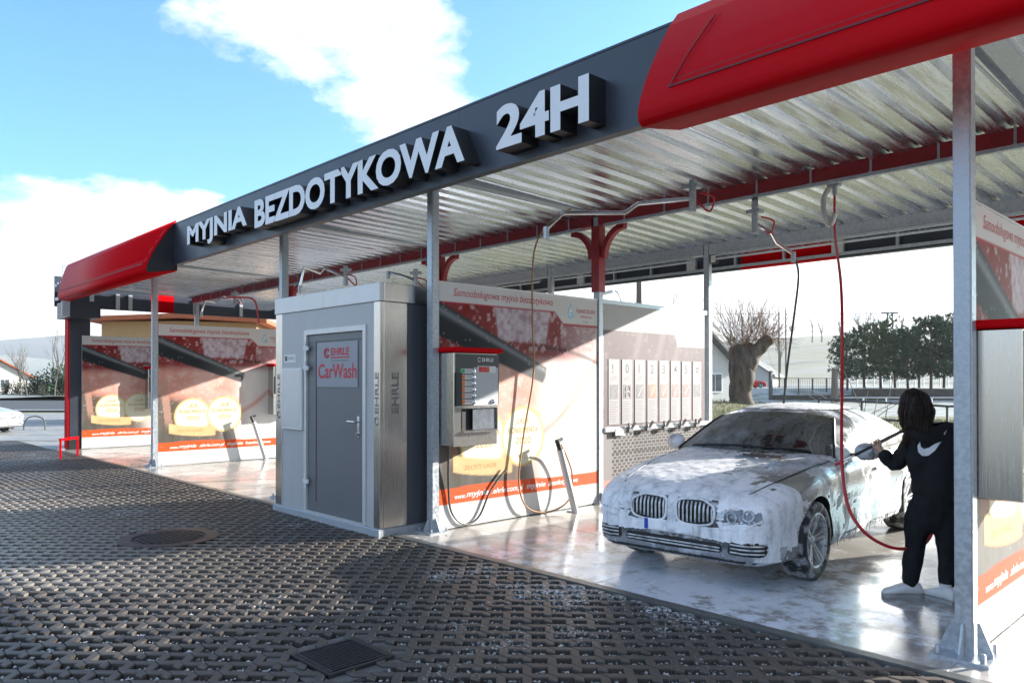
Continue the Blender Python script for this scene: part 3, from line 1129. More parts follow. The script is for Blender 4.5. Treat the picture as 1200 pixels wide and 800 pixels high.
def banner_art(U, V):
    """U along the sheet 0..2.7, V height 0..2.68: an advertising print with a spray gun, a red car and two gold medals"""
    f1 = fbm(U + 3, V + 1, 1, 5, 1.6)
    f2 = fbm(U + 9, V + 5, 2, 5, 5.0)
    f3 = fbm(U + 2, V + 8, 3, 4, 16.0)
    C = np.zeros(U.shape + (3,))

    def put(mask, col):
        m = mask[..., None]
        C[:] = C * (1 - m) + np.asarray(col) * m
    put(np.ones_like(U), L3('EFEAE4'))
    # pinkish wet red bodywork, paler to the right
    red = L3('D9826A')
    m = sstep(0.30, 0.80, f1 * 0.55 + 0.62 - 0.36 * (U - 0.55) - 0.10 * np.abs(V - 1.2))
    put(m * 0.85, red)
    put(sstep(0.45, 0.75, f2) * m * 0.35, L3('F0CDBB'))
    sweep = sstep(0.10, 0.0, np.abs(V - (0.55 + 0.5 * (U - 1.5) ** 2 + 0.25 * U))) * sstep(1.2, 1.5, U)
    put(sweep * 0.55, L3('D5705A'))
    put(sstep(0.58, 0.75, f3) * m * 0.35, L3('F1DDD6'))
    # dark red top with foam pad
    top = sstep(1.75, 1.95, V + 0.28 * (U - 1.2) * 0 - 0.0) * sstep(2.9, 1.9, U)
    put(top * 0.97, L3('8E2F30') + (f2[..., None] - 0.5) * 0.10)
    put(sstep(0.10, 0.0, np.abs(V - 2.30 + 0.42 * U - 0.05)) * sstep(1.0, .6, U), L3('2A2022'))
    put(sstep(0.05, 0.0, np.abs(V - 2.02 + 0.15 * (U - 1.6) ** 2)) * sstep(1.2, 1.5, U) * 0.7, L3('3A1A1C'))
    pad = sstep(0, 0.05, U - 0.85 + 0.15 * (V - 2.2)) * sstep(0, 0.05, 1.75 + 0.2 * (V - 2.2) - U) * sstep(0, 0.04, V - 2.08 + 0.02 * U)
    put(pad * (0.55 + 0.45 * sstep(0.3, 0.5, f3)), L3('CDBEC6'))
    pad2 = sstep(0, 0.05, U - 1.95) * sstep(0, 0.06, V - 2.0 + 0.1 * (U - 2)) * sstep(2.75, 2.6, U)
    put(pad2 * (0.5 + 0.5 * sstep(0.4, 0.6, f3)), L3('B58F90'))
    put(sstep(0.58, 0.66, f3) * sstep(1.9, 2.02, V) * 0.5, L3('E8D8D6'))
    # dark olive lower left: tyre and wheel arch
    olive = L3('5A554C') + (fbm(U * 3, V * 0.5, 7, 3, 3)[..., None] - 0.5) * 0.12
    arch = sstep(0.05, -0.1, (U - (0.95 - 0.15 * V)) + 0.25 * (V - 0.9)) * sstep(1.45, 1.2, V + 0.2 * U)
    put(arch * 0.95, olive)
    low = sstep(0.75, 0.55, V) * sstep(1.9, 1.3, U + 0.3 * V)
    put(low * 0.9, olive * 0.95)
    strap = np.abs((U - 0.10) - 0.12 * (1.55 - V)) < 0.07
    put(strap * sstep(1.7, 1.5, V) * sstep(0.6, 0.9, V) * 0.7, L3('C79886'))
    # nozzle: grey black tube running down to the right
    ax, ay, bx, by = -0.15, 2.34, 1.70, 1.66
    dx, dy = bx - ax, by - ay
    ln = math.hypot(dx, dy)
    t = ((U - ax) * dx + (V - ay) * dy) / ln
    s = (-(U - ax) * dy + (V - ay) * dx) / ln
    wd = 0.19 - 0.045 * t
    tube = sstep(0.015, -0.015, np.abs(s) - wd) * sstep(ln + 0.02, ln - 0.03, t + 2.0 * s * s)
    prof_ = s / np.maximum(wd, 0.02)
    tc_ = L3('262B30')[None, None] + (L3('8C9296') - L3('262B30')) * (np.exp(-((prof_ - 0.55) / 0.22) ** 2))[..., None] * 0.8
    put(tube, tc_)
    put(tube * sstep(0.35, 0.7, t / ln * 0.8) * 0.25, L3('9A9795'))
    # white lettering band at the top with its stepped edge
    edge = np.where(U < 1.86, 2.47, np.where(U < 2.02, 2.47 - (U - 1.86) * 0.95, 2.318))
    put(sstep(-0.012, 0.0, V - edge) * 1.0, L3('B5283A'))
    put(sstep(0.012, 0.022, V - edge), L3('DEDCD9'))
    # medals
    for cx_, cy_, r in ((0.66, 0.90, 0.37), (1.30, 0.93, 0.37)):
        rr = np.hypot(U - cx_, V - cy_)
        put(sstep(r, r - 0.012, rr), L3('DDBF7C'))
        put(sstep(r - 0.03, r - 0.042, rr), L3('EEE6CC'))
        put(sstep(0.5, 0.6, f2) * sstep(r - 0.03, r - 0.042, rr) * 0.4, L3('E6E2BC'))
    rib = sstep(0.02, 0.0, np.abs(V - (0.60 + 0.16 * (U - 0.75) ** 2 - 0.05 * (U - 0.75))) - 0.085) * sstep(0.19, 0.21, U) * sstep(1.12, 1.1, U)
    put(rib, L3('E2B784'))
    put(rib * sstep(0.5, 0.62, f2) * 0.5, L3('E9C98E'))
    # orange strip and white foot
    wave = 0.40 + 0.014 * np.sin(U * 2.2)
    put(sstep(0.004, -0.004, V - wave), L3('E9561F'))
    put(sstep(0.004, -0.004, V - 0.225), L3('E4E2DF'))
    # spray specks
    put((fbm(U + 1, V + 2, 5, 3, 30.0) > 0.80) * 0.4, L3('EFEAE6'))
    return np.clip(C, 0, 1)


def print_sheet(name, art, bw, bh, nu, nv):
    us, vs_ = np.linspace(0, bw, nu + 1), np.linspace(0, bh, nv + 1)
    U, V = np.meshgrid(us, vs_)
    C = art(U, V) * 0.80
    co = np.stack([np.zeros_like(U), U, V], -1).reshape(-1, 3)
    i = np.arange(nu * nv)
    a = (i // nu) * (nu + 1) + i % nu
    F = np.stack([a, a + 1, a + nu + 2, a + nu + 1], 1)
    me = bpy.data.meshes.new(name)
    me.from_pydata(co.tolist(), [], F.tolist())
    ca = me.color_attributes.new('print', 'FLOAT_COLOR', 'POINT')
    ca.data.foreach_set('color', np.concatenate([C.reshape(-1, 3), np.ones((C.shape[0] * C.shape[1], 1))], 1).ravel())
    me.materials.append(M['print'])
    return me


banner_me = print_sheet('banner_print', banner_art, BW, BH, 170, 170)
RU = ((0, 1, 0), (0, 0, 1))


def banner_texts(parent, x):
    lettering('Samoobsługowa myjnia bezdotykowa', (x, 0.20, 2.525), *RU, 0.115, M['signred'], parent, width=1.62, shear=0.25)
    # drop emblem
    drop = [(0.055 * math.sin(t) * (1 if True else 0), -0.06 * math.cos(t)) for t in np.linspace(-2.3, 2.3, 18)] + [(0.0, 0.13)]
    ring = poly_plate([(2.16 + a, 2.47 + b) for a, b in drop], (x, 0, 0), *RU, 0.0006, M['printblue'], parent, 'emblem')
    poly_plate([(2.162 + a * 0.8, 2.468 + b * 0.8) for a, b in drop], (x + 0.0008, 0, 0), *RU, 0.0006, M['white'], parent, 'emblem')
    g = MB()
    for k in range(3):
        g.box(x + 0.0016, x + 0.0024, 2.145, 2.23 - 0.012 * k, 2.43 + 0.022 * k, 2.442 + 0.022 * k)
    g.build('emblem', M['printblue'], parent)
    lettering('PŁUKANIE SZKODNIK', (x, 2.28, 2.49), *RU, 0.055, M['signred'], parent, width=0.37)
    lettering('ODPORNE NA', (x, 2.35, 2.425), *RU, 0.036, M['signred'], parent, width=0.23)
    lettering('Korzyści', (x, 2.41, 2.36), *RU, 0.04, M['signred'], parent, width=0.1)
    lettering('www.', (x, 0.22, 0.275), *RU, 0.04, M['white'], parent, width=0.16, shear=0.3, offset=0.02)
    xx = 0.39
    for s_, wd in (('myjnia', 0.34), ('.ehrle.com.pl', 0.52), (' myjnie', 0.34), (' bezdotykowe', 0.56)):
        lettering(s_.strip(), (x, xx, 0.262), *RU, 0.085, M['white'], parent, width=wd, shear=0.3, offset=0.02)
        xx += wd + 0.05
    for cx_, cy_ in ((0.66, 0.94), (1.30, 0.95)):
        lettering('LAUR', (x, cx_ - 0.10, cy_ + 0.13), *RU, 0.075, M['gold'], parent, width=0.20)
        lettering('KONSUMENTA', (x, cx_ - 0.25, cy_ + 0.02), *RU, 0.07, M['gold'], parent, width=0.50)
        lettering('2020', (x, cx_ - 0.13, cy_ - 0.11), *RU, 0.08, M['gold'], parent, width=0.26)
    lettering('ZŁOTY LAUR', (x, 0.36, 0.59), *RU, 0.055, M['gold'], parent, width=0.5)


def partition(px, label, shown=True):
    t = thing('partition_panel', label, 'partition', (px, 0, 0), 0, 'printed partitions between the wash bays')
    MB().box(-0.03, 0.03, 0.058, 2.765, 0.045, 2.735).build('board', M['alu'], t)
    s_ = link('banner_print', banner_me, t)
    s_.location = (0.032, 0.062, 0.05)
    MB().box(-0.034, 0.034, 0.056, 2.767, 2.736, 2.752).build('top_rail', M['alu'], t)
    MB().box(-0.034, 0.034, 0.056, 2.767, 0.012, 0.044).build('foot_rail', M['alu'], t)
    if shown:
        n0 = len(bpy.data.objects)
        before = set(t.children)
        banner_texts(t, 0.0)
        for c in t.children:
            if c not in before:
                c.location = (0.0335, 0.062, 0.05)
    return t


pC = partition(XC, 'banner partition with gold medals beside the wash hall payment box, nearest the service room')
for pxx, lb in ((XA, 'banner partition behind the slim post left of the service room'),
                (XP, 'farthest banner partition, next to the dark end pillar'),
                (XD, 'banner partition at the frame edge behind the thick galvanised post')):
    r = dup(pC, lb)
    r.location = (pxx, 0, 0)


# rear info partitions
def info_art(U, V):
    f1 = fbm(U + 3, V + 1, 11, 5, 1.2)
    f3 = fbm(U + 2, V + 8, 13, 3, 14.0)
    C = np.zeros(U.shape + (3,)) + L3('78696B')
    C += (f1[..., None] - 0.5) * 0.10

    def put(mask, col):
        m = np.asarray(mask, float)[..., None]
        C[:] = C * (1 - m) + np.asarray(col) * m
    for s0 in (0.7, 1.25, 1.7):
        put(sstep(0.12, 0.0, np.abs((U - s0) - 0.35 * (V - 1.9))) * 0.35 * sstep(1.6, 2.0, V), L3('A89C9C'))
    put((f3 > 0.68) * 0.35, L3('A0908F'))
    edge = np.where(U < 1.7, 2.33, np.where(U < 1.78, 2.33 - (U - 1.7) * 2.2, 2.15))
    put(sstep(-0.004, 0.004, V - edge), L3('C2BEBB'))
    # perforated grid below the rail: brick-bond slots
    row_ = np.floor(V / 0.045)
    uu = (U + 0.05 * (row_ % 2)) % 0.10
    slot = ((V % 0.045) > 0.013) & (uu > 0.022)
    put((V < 0.93), L3('8F8886'))
    put(slot & (V < 0.90) & (V > 0.12) & (U > 0.2), L3('3C3634'))
    put(sstep(0.004, -0.004, V - 0.27) * (U < 0.16), L3('D98C7C'))
    return np.clip(C, 0, 1)


info_me = print_sheet('info_print', info_art, 2.52, BH, 150, 200)


def info_partition(px, label, detail=True):
    t = thing('info_partition', label, 'partition', (px, YM + 0.06, 0), 0, 'rear partitions between the wash bays')
    MB().box(-0.025, 0.025, 0.0, 2.53, 0.045, 2.70).build('board', M['alu'], t)
    s_ = link('info_print', info_me, t)
    s_.location = (0.027, 0.005, 0.02)
    MB().box(-0.032, 0.034, -0.002, 2.6, 2.702, 2.76).build('top_rail', M['galv'], t)
    MB().box(-0.032, 0.034, -0.002, 2.6, 0.012, 0.044).build('foot_rail', M['alu'], t)
    MB().box(0.03, 0.075, 0.0, 2.6, 0.955, 1.02).build('mat_rail', M['white'], t, bevel=0.006)
    MB().box(0.076, 0.082, 0.21, 0.43, 0.90, 1.0).build('rail_sign', M['white'], t)
    if detail:
        lettering('UCHWYT', (0.083, 0.245, 0.935), *RU, 0.03, M['printgrey'], t, width=0.15)
        cl = MB()
        for k in range(5):
            y = 0.52 + 0.42 * k
            m_ = MB()
            m_.box(0.08, 0.115, y - 0.05, y + 0.05, 0.94, 0.985)
            m_.bar((0.10, y - 0.02, 0.98), (0.12, y - 0.07, 1.06), 0.025, 0.025)
            m_.bar((0.10, y + 0.02, 0.98), (0.12, y + 0.08, 1.07), 0.025, 0.03)
            m_.build('mat_clip', M['printgrey'], t)
        signs = ['!', '0', '1', '2', '3', '4', '5', '#']
        cols = ['photo', 'photo', 'photo', 'tp1', 'tp2', 'tp3', 'tp3', 'photo']
        M['tp1'] = mat('orange photo print', (0.42, 0.22, 0.13), 0.5, col2=(0.26, 0.10, 0.07), scale=20)
        M['tp2'] = mat('brown photo print', (0.38, 0.24, 0.19), 0.5, col2=(0.24, 0.12, 0.10), scale=20)
        M['tp3'] = mat('rose photo print', (0.36, 0.22, 0.20), 0.5, col2=(0.22, 0.11, 0.11), scale=20)
        for k, (sg_, cc) in enumerate(zip(signs, cols)):
            y = 0.12 + 0.295 * k
            bd = MB().box(0.0285, 0.0335, y, y + 0.235, 1.05, 1.95).build('instruction_board', M['signboard'], t)
            x_ = 0.0345
            lettering(sg_, (x_, y + (0.075 if sg_ != '1' else 0.085), 1.76), *RU, 0.125, M['printdark'], bd, offset=0.01)
            MB().box(x_, x_ + 0.001, y + 0.03, y + 0.205, 1.40, 1.60).build('picture', M[cc], bd)
            l_ = MB()
            for r_ in range(3):
                l_.bar((x_, y + 0.05, 1.655 + 0.02 * r_), (x_, y + 0.19 - 0.02 * (r_ % 2), 1.675 + 0.02 * r_), 0.002, 0.006)
            for r_ in range(9):
                zz = 1.36 - 0.033 * r_
                l_.box(x_, x_ + 0.0008, y + 0.03, y + 0.20 - random.uniform(0, 0.07), zz - 0.004, zz + 0.004)
            kind(l_.build('text_line', M['printgrey'], bd), 'stuff')
            if k == 1:
                for a in (-1, 1):
                    MB().tube([(x_ + 0.002, y + 0.118 + 0.05 * math.cos(u), 1.5 + a * 0.045 + 0.042 * math.sin(u)) for u in np.linspace(0, 2 * PI, 13)], 0.005, 4).build('ring_mark', M['white'], bd)
            elif 1 < k < 7:
                MB().bar((x_ + 0.002, y + 0.07, 1.43), (x_ + 0.002, y + 0.17, 1.57), 0.003, 0.012).build('lance_mark', M['white'], bd)
    return t


pI = info_partition(XC, 'pale rear partition with numbered wash instructions behind the foamed car')
for pxx, lb in ((XA, 'pale rear partition two bays left of the foamed car'), (XP, 'pale rear partition beside the dark end pillar'),
                (XD, 'pale rear partition past the thick galvanised post')):
    r = dup(pI, lb, swap=('instruction_board',))
    r.location = (pxx, YM + 0.06, 0)

# ------------------------------------------------------------------ service room
room = thing('service_room', 'grey metal plant room with closed door between the wash bays', 'plant room', (-6.6, -0.57, 0))
x0, x1, y0, y1 = -1.15, 1.22, 0.0, 2.5       # local
MB().box(x0 - 0.02, x1 + 0.02, y0 - 0.03, y1, -0.03, 0.075).build('plinth', M['galv'], room, bevel=0.006)
dl, dr = -0.34, 0.90                           # door opening
MB().box(x0 + 0.17, dl - 0.06, y0 + 0.004, y0 + 0.06, 0.077, 2.5).build('wall_panel', M['panel_grey'], room)
MB().box(x0 + 0.175, x0 + 0.185, y0 - 0.004, y0 + 0.003, 0.08, 1.02).build('wall_trim', M['alu'], room)
MB().box(dr + 0.06, x1 - 0.12, y0 + 0.004, y0 + 0.06, 0.077, 2.5).build('wall_panel', M['panel_grey'], room)
MB().box(dl - 0.059, dr + 0.059, y0 + 0.004, y0 + 0.06, 2.265, 2.5).build('wall_panel', M['panel_grey'], room)
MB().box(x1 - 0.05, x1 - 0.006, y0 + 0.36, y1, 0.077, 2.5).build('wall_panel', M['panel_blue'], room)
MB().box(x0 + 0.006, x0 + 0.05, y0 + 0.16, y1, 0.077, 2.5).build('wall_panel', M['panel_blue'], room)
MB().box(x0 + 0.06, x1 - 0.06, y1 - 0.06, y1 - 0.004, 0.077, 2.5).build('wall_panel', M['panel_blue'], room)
for nm, a, b in (('corner_trim', x0, x0 + 0.168), ('corner_trim', x1 - 0.118, x1)):
    ct = MB()
    ct.box(a, b, y0, y0 + 0.05, 0.077, 2.5)
    if b > 0.5:
        ct.box(b - 0.05, b, y0 + 0.051, y0 + 0.355, 0.077, 2.5)
    else:
        ct.box(a, a + 0.05, y0 + 0.051, y0 + 0.155, 0.077, 2.5)
    ct.build(nm, M['stainless'], room, bevel=0.004)
for nm, a, b in (('roof_band', x0 - 0.01, x0 + 1.2), ('roof_band', x0 + 1.203, x1 + 0.01)):
    MB().box(a, b, y0 - 0.012, y0 + 0.05, 2.502, 2.70).build(nm, M['alu'], room, bevel=0.004)
MB().box(x1 - 0.04, x1 + 0.01, y0 + 0.052, y1, 2.502, 2.70).build('roof_band', M['stainless'], room, bevel=0.004)
MB().box(x0 - 0.01, x0 + 0.04, y0 + 0.052, y1, 2.502, 2.70).build('roof_band', M['stainless'], room, bevel=0.004)
MB().box(x0 + 0.042, x1 - 0.042, y0 + 0.052, y1, 2.6, 2.68).build('roof', M['galv'], room)
fr = MB()
fr.box(dl - 0.058, dl, y0 - 0.012, y0 + 0.07, 0.077, 2.263)
fr.box(dr, dr + 0.058, y0 - 0.012, y0 + 0.07, 0.077, 2.263)
fr.box(dl, dr, y0 - 0.012, y0 + 0.07, 2.205, 2.263)
fr.box(dl, dr, y0 - 0.018, y0 + 0.07, 0.077, 0.10)
fr.build('door_frame', M['alu'], room)
door = MB().box(dl + 0.006, dr - 0.006, y0 + 0.012, y0 + 0.055, 0.105, 2.2).build('door', M['door'], room, bevel=0.004)
e_ = MB()
e_.box(dl + 0.2, dl + 0.208, y0 + 0.006, y0 + 0.0115, 0.22, 2.12)
e_.box(dl + 0.208, dr - 0.06, y0 + 0.006, y0 + 0.0115, 2.112, 2.12)
e_.build('door_moulding', M['printdark'], door)
for z in (0.42, 1.78, 2.02):
    MB().box(dl - 0.03, dl + 0.075, y0 - 0.035, y0 - 0.0125, z, z + 0.05).tube([(dl + 0.02, y0 - 0.03, z - 0.06), (dl + 0.02, y0 - 0.03, z + 0.11)], 0.014, 8).build('hinge', M['white'], room)
hd = MB()
hd.box(dr - 0.13, dr - 0.085, y0 + 0.004, y0 + 0.0115, 1.02, 1.26)
hd.tube([(dr - 0.107, y0 + 0.01, 1.2), (dr - 0.107, y0 - 0.05, 1.2)], 0.011, 8)
hd.tube([(dr - 0.107, y0 - 0.048, 1.2), (dr - 0.25, y0 - 0.048, 1.2)], 0.011, 8)
hd.build('handle', M['chrome'], door)
MB().tube([(dr - 0.107, y0 + 0.01, 1.07), (dr - 0.107, y0 - 0.02, 1.07)], 0.016, 10).build('lock', M['chrome'], door)
plate = MB().box(dl + 0.23, dr - 0.12, y0 + 0.003, y0 + 0.0095, 1.58, 2.10).build('sign_plate', M['signplate'], door)
FR = ((1, 0, 0), (0, 0, 1))
lettering('CarWash', (dl + 0.27, y0 + 0.001, 1.68), *FR, 0.17, M['signred'], plate, width=0.83, offset=0.015)
lettering('EHRLE', (dl + 0.55, y0 + 0.001, 1.945), *FR, 0.085, M['signred'], plate, width=0.40, offset=0.03, shear=0.1)
MB().box(dl + 0.55, dl + 0.95, y0 + 0.001, y0 + 0.0025, 1.912, 1.928).build('underline', M['signred'], plate)
lettering('technika myjąca', (dl + 0.58, y0 + 0.001, 1.872), *FR, 0.022, M['printdark'], plate, width=0.36)
MB().tube([(dl + 0.46 + 0.05 * math.cos(u), y0 + 0.001, 1.975 + 0.05 * math.sin(u)) for u in np.linspace(0.5, 2 * PI - 0.5, 20)], 0.009, 4).build('emblem', M['signred'], plate)
lettering('E', (dl + 0.435, y0 + 0.001, 1.948), *FR, 0.055, M['signred'], plate, offset=0.03)
for tx in (x0 + 0.085, x1 - 0.06):
    lettering('EHRLE', (tx + 0.035, y0 - 0.0015, 1.30), (0, 0, 1), (-1, 0, 0), 0.07, M['perf'], room, width=0.44, offset=0.02, name='perforated_lettering')
lettering('EHRLE', (x1 + 0.0015, y0 + 0.24, 1.30), (0, 0, 1), (0, -1, 0), 0.09, M['perf'], room, width=0.44, offset=0.02, name='perforated_lettering')
for tx in (x0 + 0.085, x1 - 0.06):
    MB().tube([(tx + 0.032 * math.cos(u), y0 - 0.001, 1.22 + 0.042 * math.sin(u)) for u in np.linspace(0.4, 2 * PI - 0.4, 16)], 0.007, 4).build('perforated_emblem', M['perf'], room)
nb = thing('notice_board', 'white locked notice board mounted on the grey wall left of the door', 'notice board', (-6.6 - 0.69, -0.573, 1.05))
MB().box(-0.24, 0.27, -0.03, 0.0, 0.0, 0.76).build('case', M['white'], nb, bevel=0.005)
MB().box(-0.21, 0.24, -0.033, -0.0305, 0.03, 0.73).build('pane', M['signplate_light'] if 'signplate_light' in M else M['alu'], nb)
for xx in (-0.225, 0.255):
    for z in (0.03, 0.73):
        MB().tube([(xx, -0.03, z), (xx, -0.036, z)], 0.008, 8).build('screw', M['chrome'], nb)
st = thing('info_sticker', 'small white sticker on the grey wall above the notice board', 'sticker', (-6.6 - 0.75, -0.5665, 1.88))
MB().box(-0.17, 0.12, -0.003, 0.0, 0.0, 0.10).build('plate', M['white'], st)
lettering('EHRLE', (-0.06, -0.0035, 0.035), *FR, 0.035, M['printdark'], st, width=0.15)
MB().box(-0.15, -0.09, -0.004, -0.0032, 0.02, 0.08).build('emblem', M['printdark'], st)


# ------------------------------------------------------------------ payment boxes
def payment_box(px, label):
    t = thing('payment_box', label, 'payment box', (px + 0.034, 0.06, 0.94), 0, 'payment boxes on the partitions')
    MB().box(0.0, 0.25, 0.0, 0.64, 0.0, 1.02).build('case', M['stainless'], t, bevel=0.008)
    lid = MB()
    lid.box(-0.02, 0.30, -0.03, 0.69, 1.022, 1.075)
    lid.build('lid', M['red'], t, bevel=0.012)
    X = 0.252
    fp = MB().box(X, X + 0.006, 0.03, 0.655, 0.44, 1.005).build('front_plate', M['printdark'], t)
    MB().box(X + 0.0065, X + 0.0085, 0.28, 0.64, 0.44, 0.86).build('label_field', M['payfield'] if 'payfield' in M else M['alu'], fp)
    lettering('EHRLE', (X + 0.007, 0.40, 0.925), *RU, 0.04, M['white'], t, width=0.17, offset=0.02)
    MB().tube([(X + 0.007, 0.36 + 0.022 * math.cos(u), 0.945 + 0.022 * math.sin(u)) for u in np.linspace(0.5, 5.8, 12)], 0.005, 4).build('emblem', M['white'], t)
    ds = MB().box(X + 0.009, X + 0.014, 0.33, 0.60, 0.80, 0.875).build('display_panel', M['white'], t)
    MB().box(X + 0.0145, X + 0.017, 0.345, 0.50, 0.808, 0.868).build('display', M['signred'], ds)
    lettering('0.00', (X + 0.0175, 0.39, 0.82), *RU, 0.035, M['orange'], ds, width=0.1)
    for k in range(6):
        z = 0.815 - 0.067 * k
        st_ = MB().box(X + 0.009, X + 0.012, 0.09, 0.30 if k < 5 else 0.47, z - 0.024, z + 0.03).build('programme_strip', M['white'], t)
        MB().box(X + 0.0125, X + 0.0145, 0.095, 0.145, z - 0.02, z + 0.026).build('symbol', M['green' if k == 0 else 'orange'], st_)
        lm = MB()
        for r_ in range(2):
            lm.box(X + 0.0125, X + 0.0135, 0.155, 0.235, z + 0.012 - 0.018 * r_, z + 0.017 - 0.018 * r_)
        kind(lm.build('text_line', M['printgrey'], st_), 'stuff')
        MB().lathe([(0.0, X + 0.034), (0.017, X + 0.032), (0.022, X + 0.024), (0.027, X + 0.0125)], 14, (0, 0.272, z), 'x').build('button', M['chrome'], st_, fix=False)
    MB().lathe([(0.0, X + 0.034), (0.017, X + 0.032), (0.022, X + 0.024), (0.027, X + 0.0125)], 14, (0, 0.56, 0.48), 'x').build('button', M['chrome'], t, fix=False)
    tr = MB()
    tr.box(X, X + 0.05, 0.11, 0.60, 0.15, 0.17)
    tr.box(X, X + 0.05, 0.585, 0.60, 0.172, 0.41)
    tr.box(X, X + 0.05, 0.11, 0.60, 0.412, 0.43)
    tr.build('tray_frame', M['stainless'], t)
    MB().box(X, X + 0.004, 0.115, 0.58, 0.175, 0.408).build('tray_back', M['black'], t)
    MB().box(X + 0.03, X + 0.036, 0.24, 0.58, 0.175, 0.40).build('tray_flap', M['lensglass'], t)
    MB().box(X + 0.003, X + 0.02, 0.02, 0.10, 0.44, 0.80).build('side_strip', M['black'], t)
    return t


M['payfield_'] = mat('pale grey field', (0.45, 0.45, 0.46), 0.4, var=0.05)
payC = payment_box(XC, 'stainless payment box with red lid and lit display on the banner partition')
for pxx, yy, lb in ((XD, None, 'stainless payment box with red lid behind the thick galvanised post at the frame edge'),
                (XA, 2.3, 'distant payment box with red lid half hidden by the service room'),
                (XP, 1.5, 'farthest payment box with red lid, behind the slim left post')):
    r = dup(payC, lb)
    r.location = (pxx + 0.034, 0.06 if yy is None else yy, 0.94)


# ------------------------------------------------------------------ lance holders, hoses and booms
def lance_stand(x, y, label, lean=0.25):
    t = thing('lance_stand', label, 'lance holder', (x, y, 0), 0, 'slanting lance holders at the partitions')
    MB().tube([(0, 0, 0.0), (-lean * 0.1, -0.26, 0.80)], 0.045, 10).build('tube', M['alu'], t)
    MB().box(-0.09, 0.09, -0.07, 0.09, 0.0, 0.012).build('foot', M['galv'], t)
    MB().tube([(-lean * 0.1, -0.255, 0.78), (-lean * 0.1 - 0.005, -0.31, 0.92)], 0.03, 8).tube([(-lean * 0.1, -0.32, 0.9), (-lean * 0.1, -0.22, 0.93)], 0.022, 8).build('lance_grip', M['rubber'], t)
    return t


ls = lance_stand(XC + 0.24, 2.08, 'pale slanting lance holder on the floor before the medal banner')
dup(ls, 'distant slanting lance holder left of the service room', (XA + 0.25, 2.15, 0))


def hose(label, pts, r, mt, n=9, nm='wash_hose'):
    o = MB().tube(catmull(pts, n), r, 8).build(nm, mt, None, fix=False)
    return tag(o, label, 'hose')


X5 = XC + 0.10
hose('thin amber hose hanging beside the medal banner down to its lance holder',
     [(-4.62, 1.62, 3.70), (-4.80, 1.45, 3.55), (-4.98, 1.36, 3.2), (X5, 1.45, 2.4), (X5 + .02, 1.45, 1.75), (X5, 1.30, 1.0), (X5, 1.22, 0.45), (X5, 1.36, 0.12),
      (X5 + .02, 1.72, 0.03), (X5 + .05, 2.05, 0.14), (X5 + .05, 2.12, 0.45), (X5 + .06, 1.98, 0.74), (X5 + .1, 1.86, 0.85)], 0.011, M['hose_amber'])
hose('dark hose drooping on the banner below the payment box', [(XC + 0.1, 0.14, 0.95), (XC + 0.06, 0.17, 0.5), (XC + 0.05, 0.22, 0.2), (XC + 0.06, 0.40, 0.04), (XC + 0.06, 0.62, 0.1),
                                                            (XC + 0.06, 0.80, 0.38), (XC + 0.07, 1.05, 0.62)], 0.012, M['hose_dark'])
hose('thin dark hose hanging from the ceiling boom over the rear of the foamed car',
     [at(932, 296, 8.3), at(936, 318, 8.3), at(930, 370, 8.25), at(922, 430, 8.2), at(916, 490, 8.15)], 0.012, M['hose_dark'])
hose('amber hose under the canopy roof left of the slim post', [at(262, 343, 14.0), at(280, 342, 13.6), at(298, 346, 13.6), at(303, 372, 13.6)], 0.015, M['hose_red'])

def boom(label, pts, pivot, beam_from=None):
    t = thing('hose_boom', label, 'boom arm', pivot, 0, 'swivelling hose booms under the canopy roof')
    pv = Vector(pivot)
    loc = [Vector(p) - pv for p in pts]
    MB().tube(loc, 0.02, 8).build('arm_tube', M['chrome'], t, sharp=30)
    MB().tube([(0, 0, 0.14), (0, 0, -0.16)], 0.035, 10).box(-0.08, 0.08, -0.05, 0.05, 0.06, 0.10).build('swivel', M['galv'], t)
    MB().tube([loc[-1] + Vector((0, 0, 0.02)), loc[-1] + Vector((0, 0, -0.09))], 0.028, 8).build('end_joint', M['galv'], t)
    MB().tube(catmull([(0.02, 0.03, -0.05), (0.12, 0.1, -0.16), (0.2, 0.04, -0.05), (0.1, -0.05, 0.0)], 6), 0.01, 6).build('feed_hose', M['hose_red'], t)
    if beam_from is not None:
        MB().bar(Vector(beam_from) - pv, (0.0, 0.0, 0.17), 0.07, 0.06).build('carrier', M['galv'], t)
    return t


boom('ceiling boom with silver arm reaching toward the rear of the foamed car', [at(885, 255, 8.3), at(905, 267, 8.3), at(911, 278, 8.3), at(930, 291, 8.3)], at(885, 250, 8.3), (-2.95, YM + 0.1, 3.74))
boom('ceiling boom with long silver arm over the medal banner', [at(812, 226, 7.2), at(748, 232, 7.1), at(733, 243, 7.05), at(660, 243, 7.0), at(640, 262, 7.0)], at(812, 222, 7.2))
boom('ceiling boom with bent arm above the service room roof', [at(405, 318, 11.4), at(390, 312, 11.3), at(380, 308, 11.3), at(375, 314, 11.3), at(356, 307, 11.2), at(351, 330, 11.2)], at(405, 316, 11.4))
boom('ceiling boom close behind the sign band at the far left bays', [at(275, 345, 16.0), at(262, 341, 15.8), at(252, 348, 15.8), at(240, 346, 15.6), at(236, 360, 15.6)], at(275, 342, 16.0))
boom('small ceiling boom between the service room and the red column', [at(487, 322, 11.0), at(470, 316, 10.9), at(455, 313, 10.9)], at(487, 320, 11.0))
fl = thing('floodlight', 'small floodlight on the rear post behind the foamed car', 'floodlight', (XC + 0.12, YB + 0.02, 3.52))
MB().box(-0.05, 0.05, -0.05, 0.04, 0.0, 0.14).build('housing', M['black'], fl, bevel=0.008)
MB().box(-0.04, 0.04, -0.056, -0.051, 0.012, 0.128).build('lens', M['white'], fl)
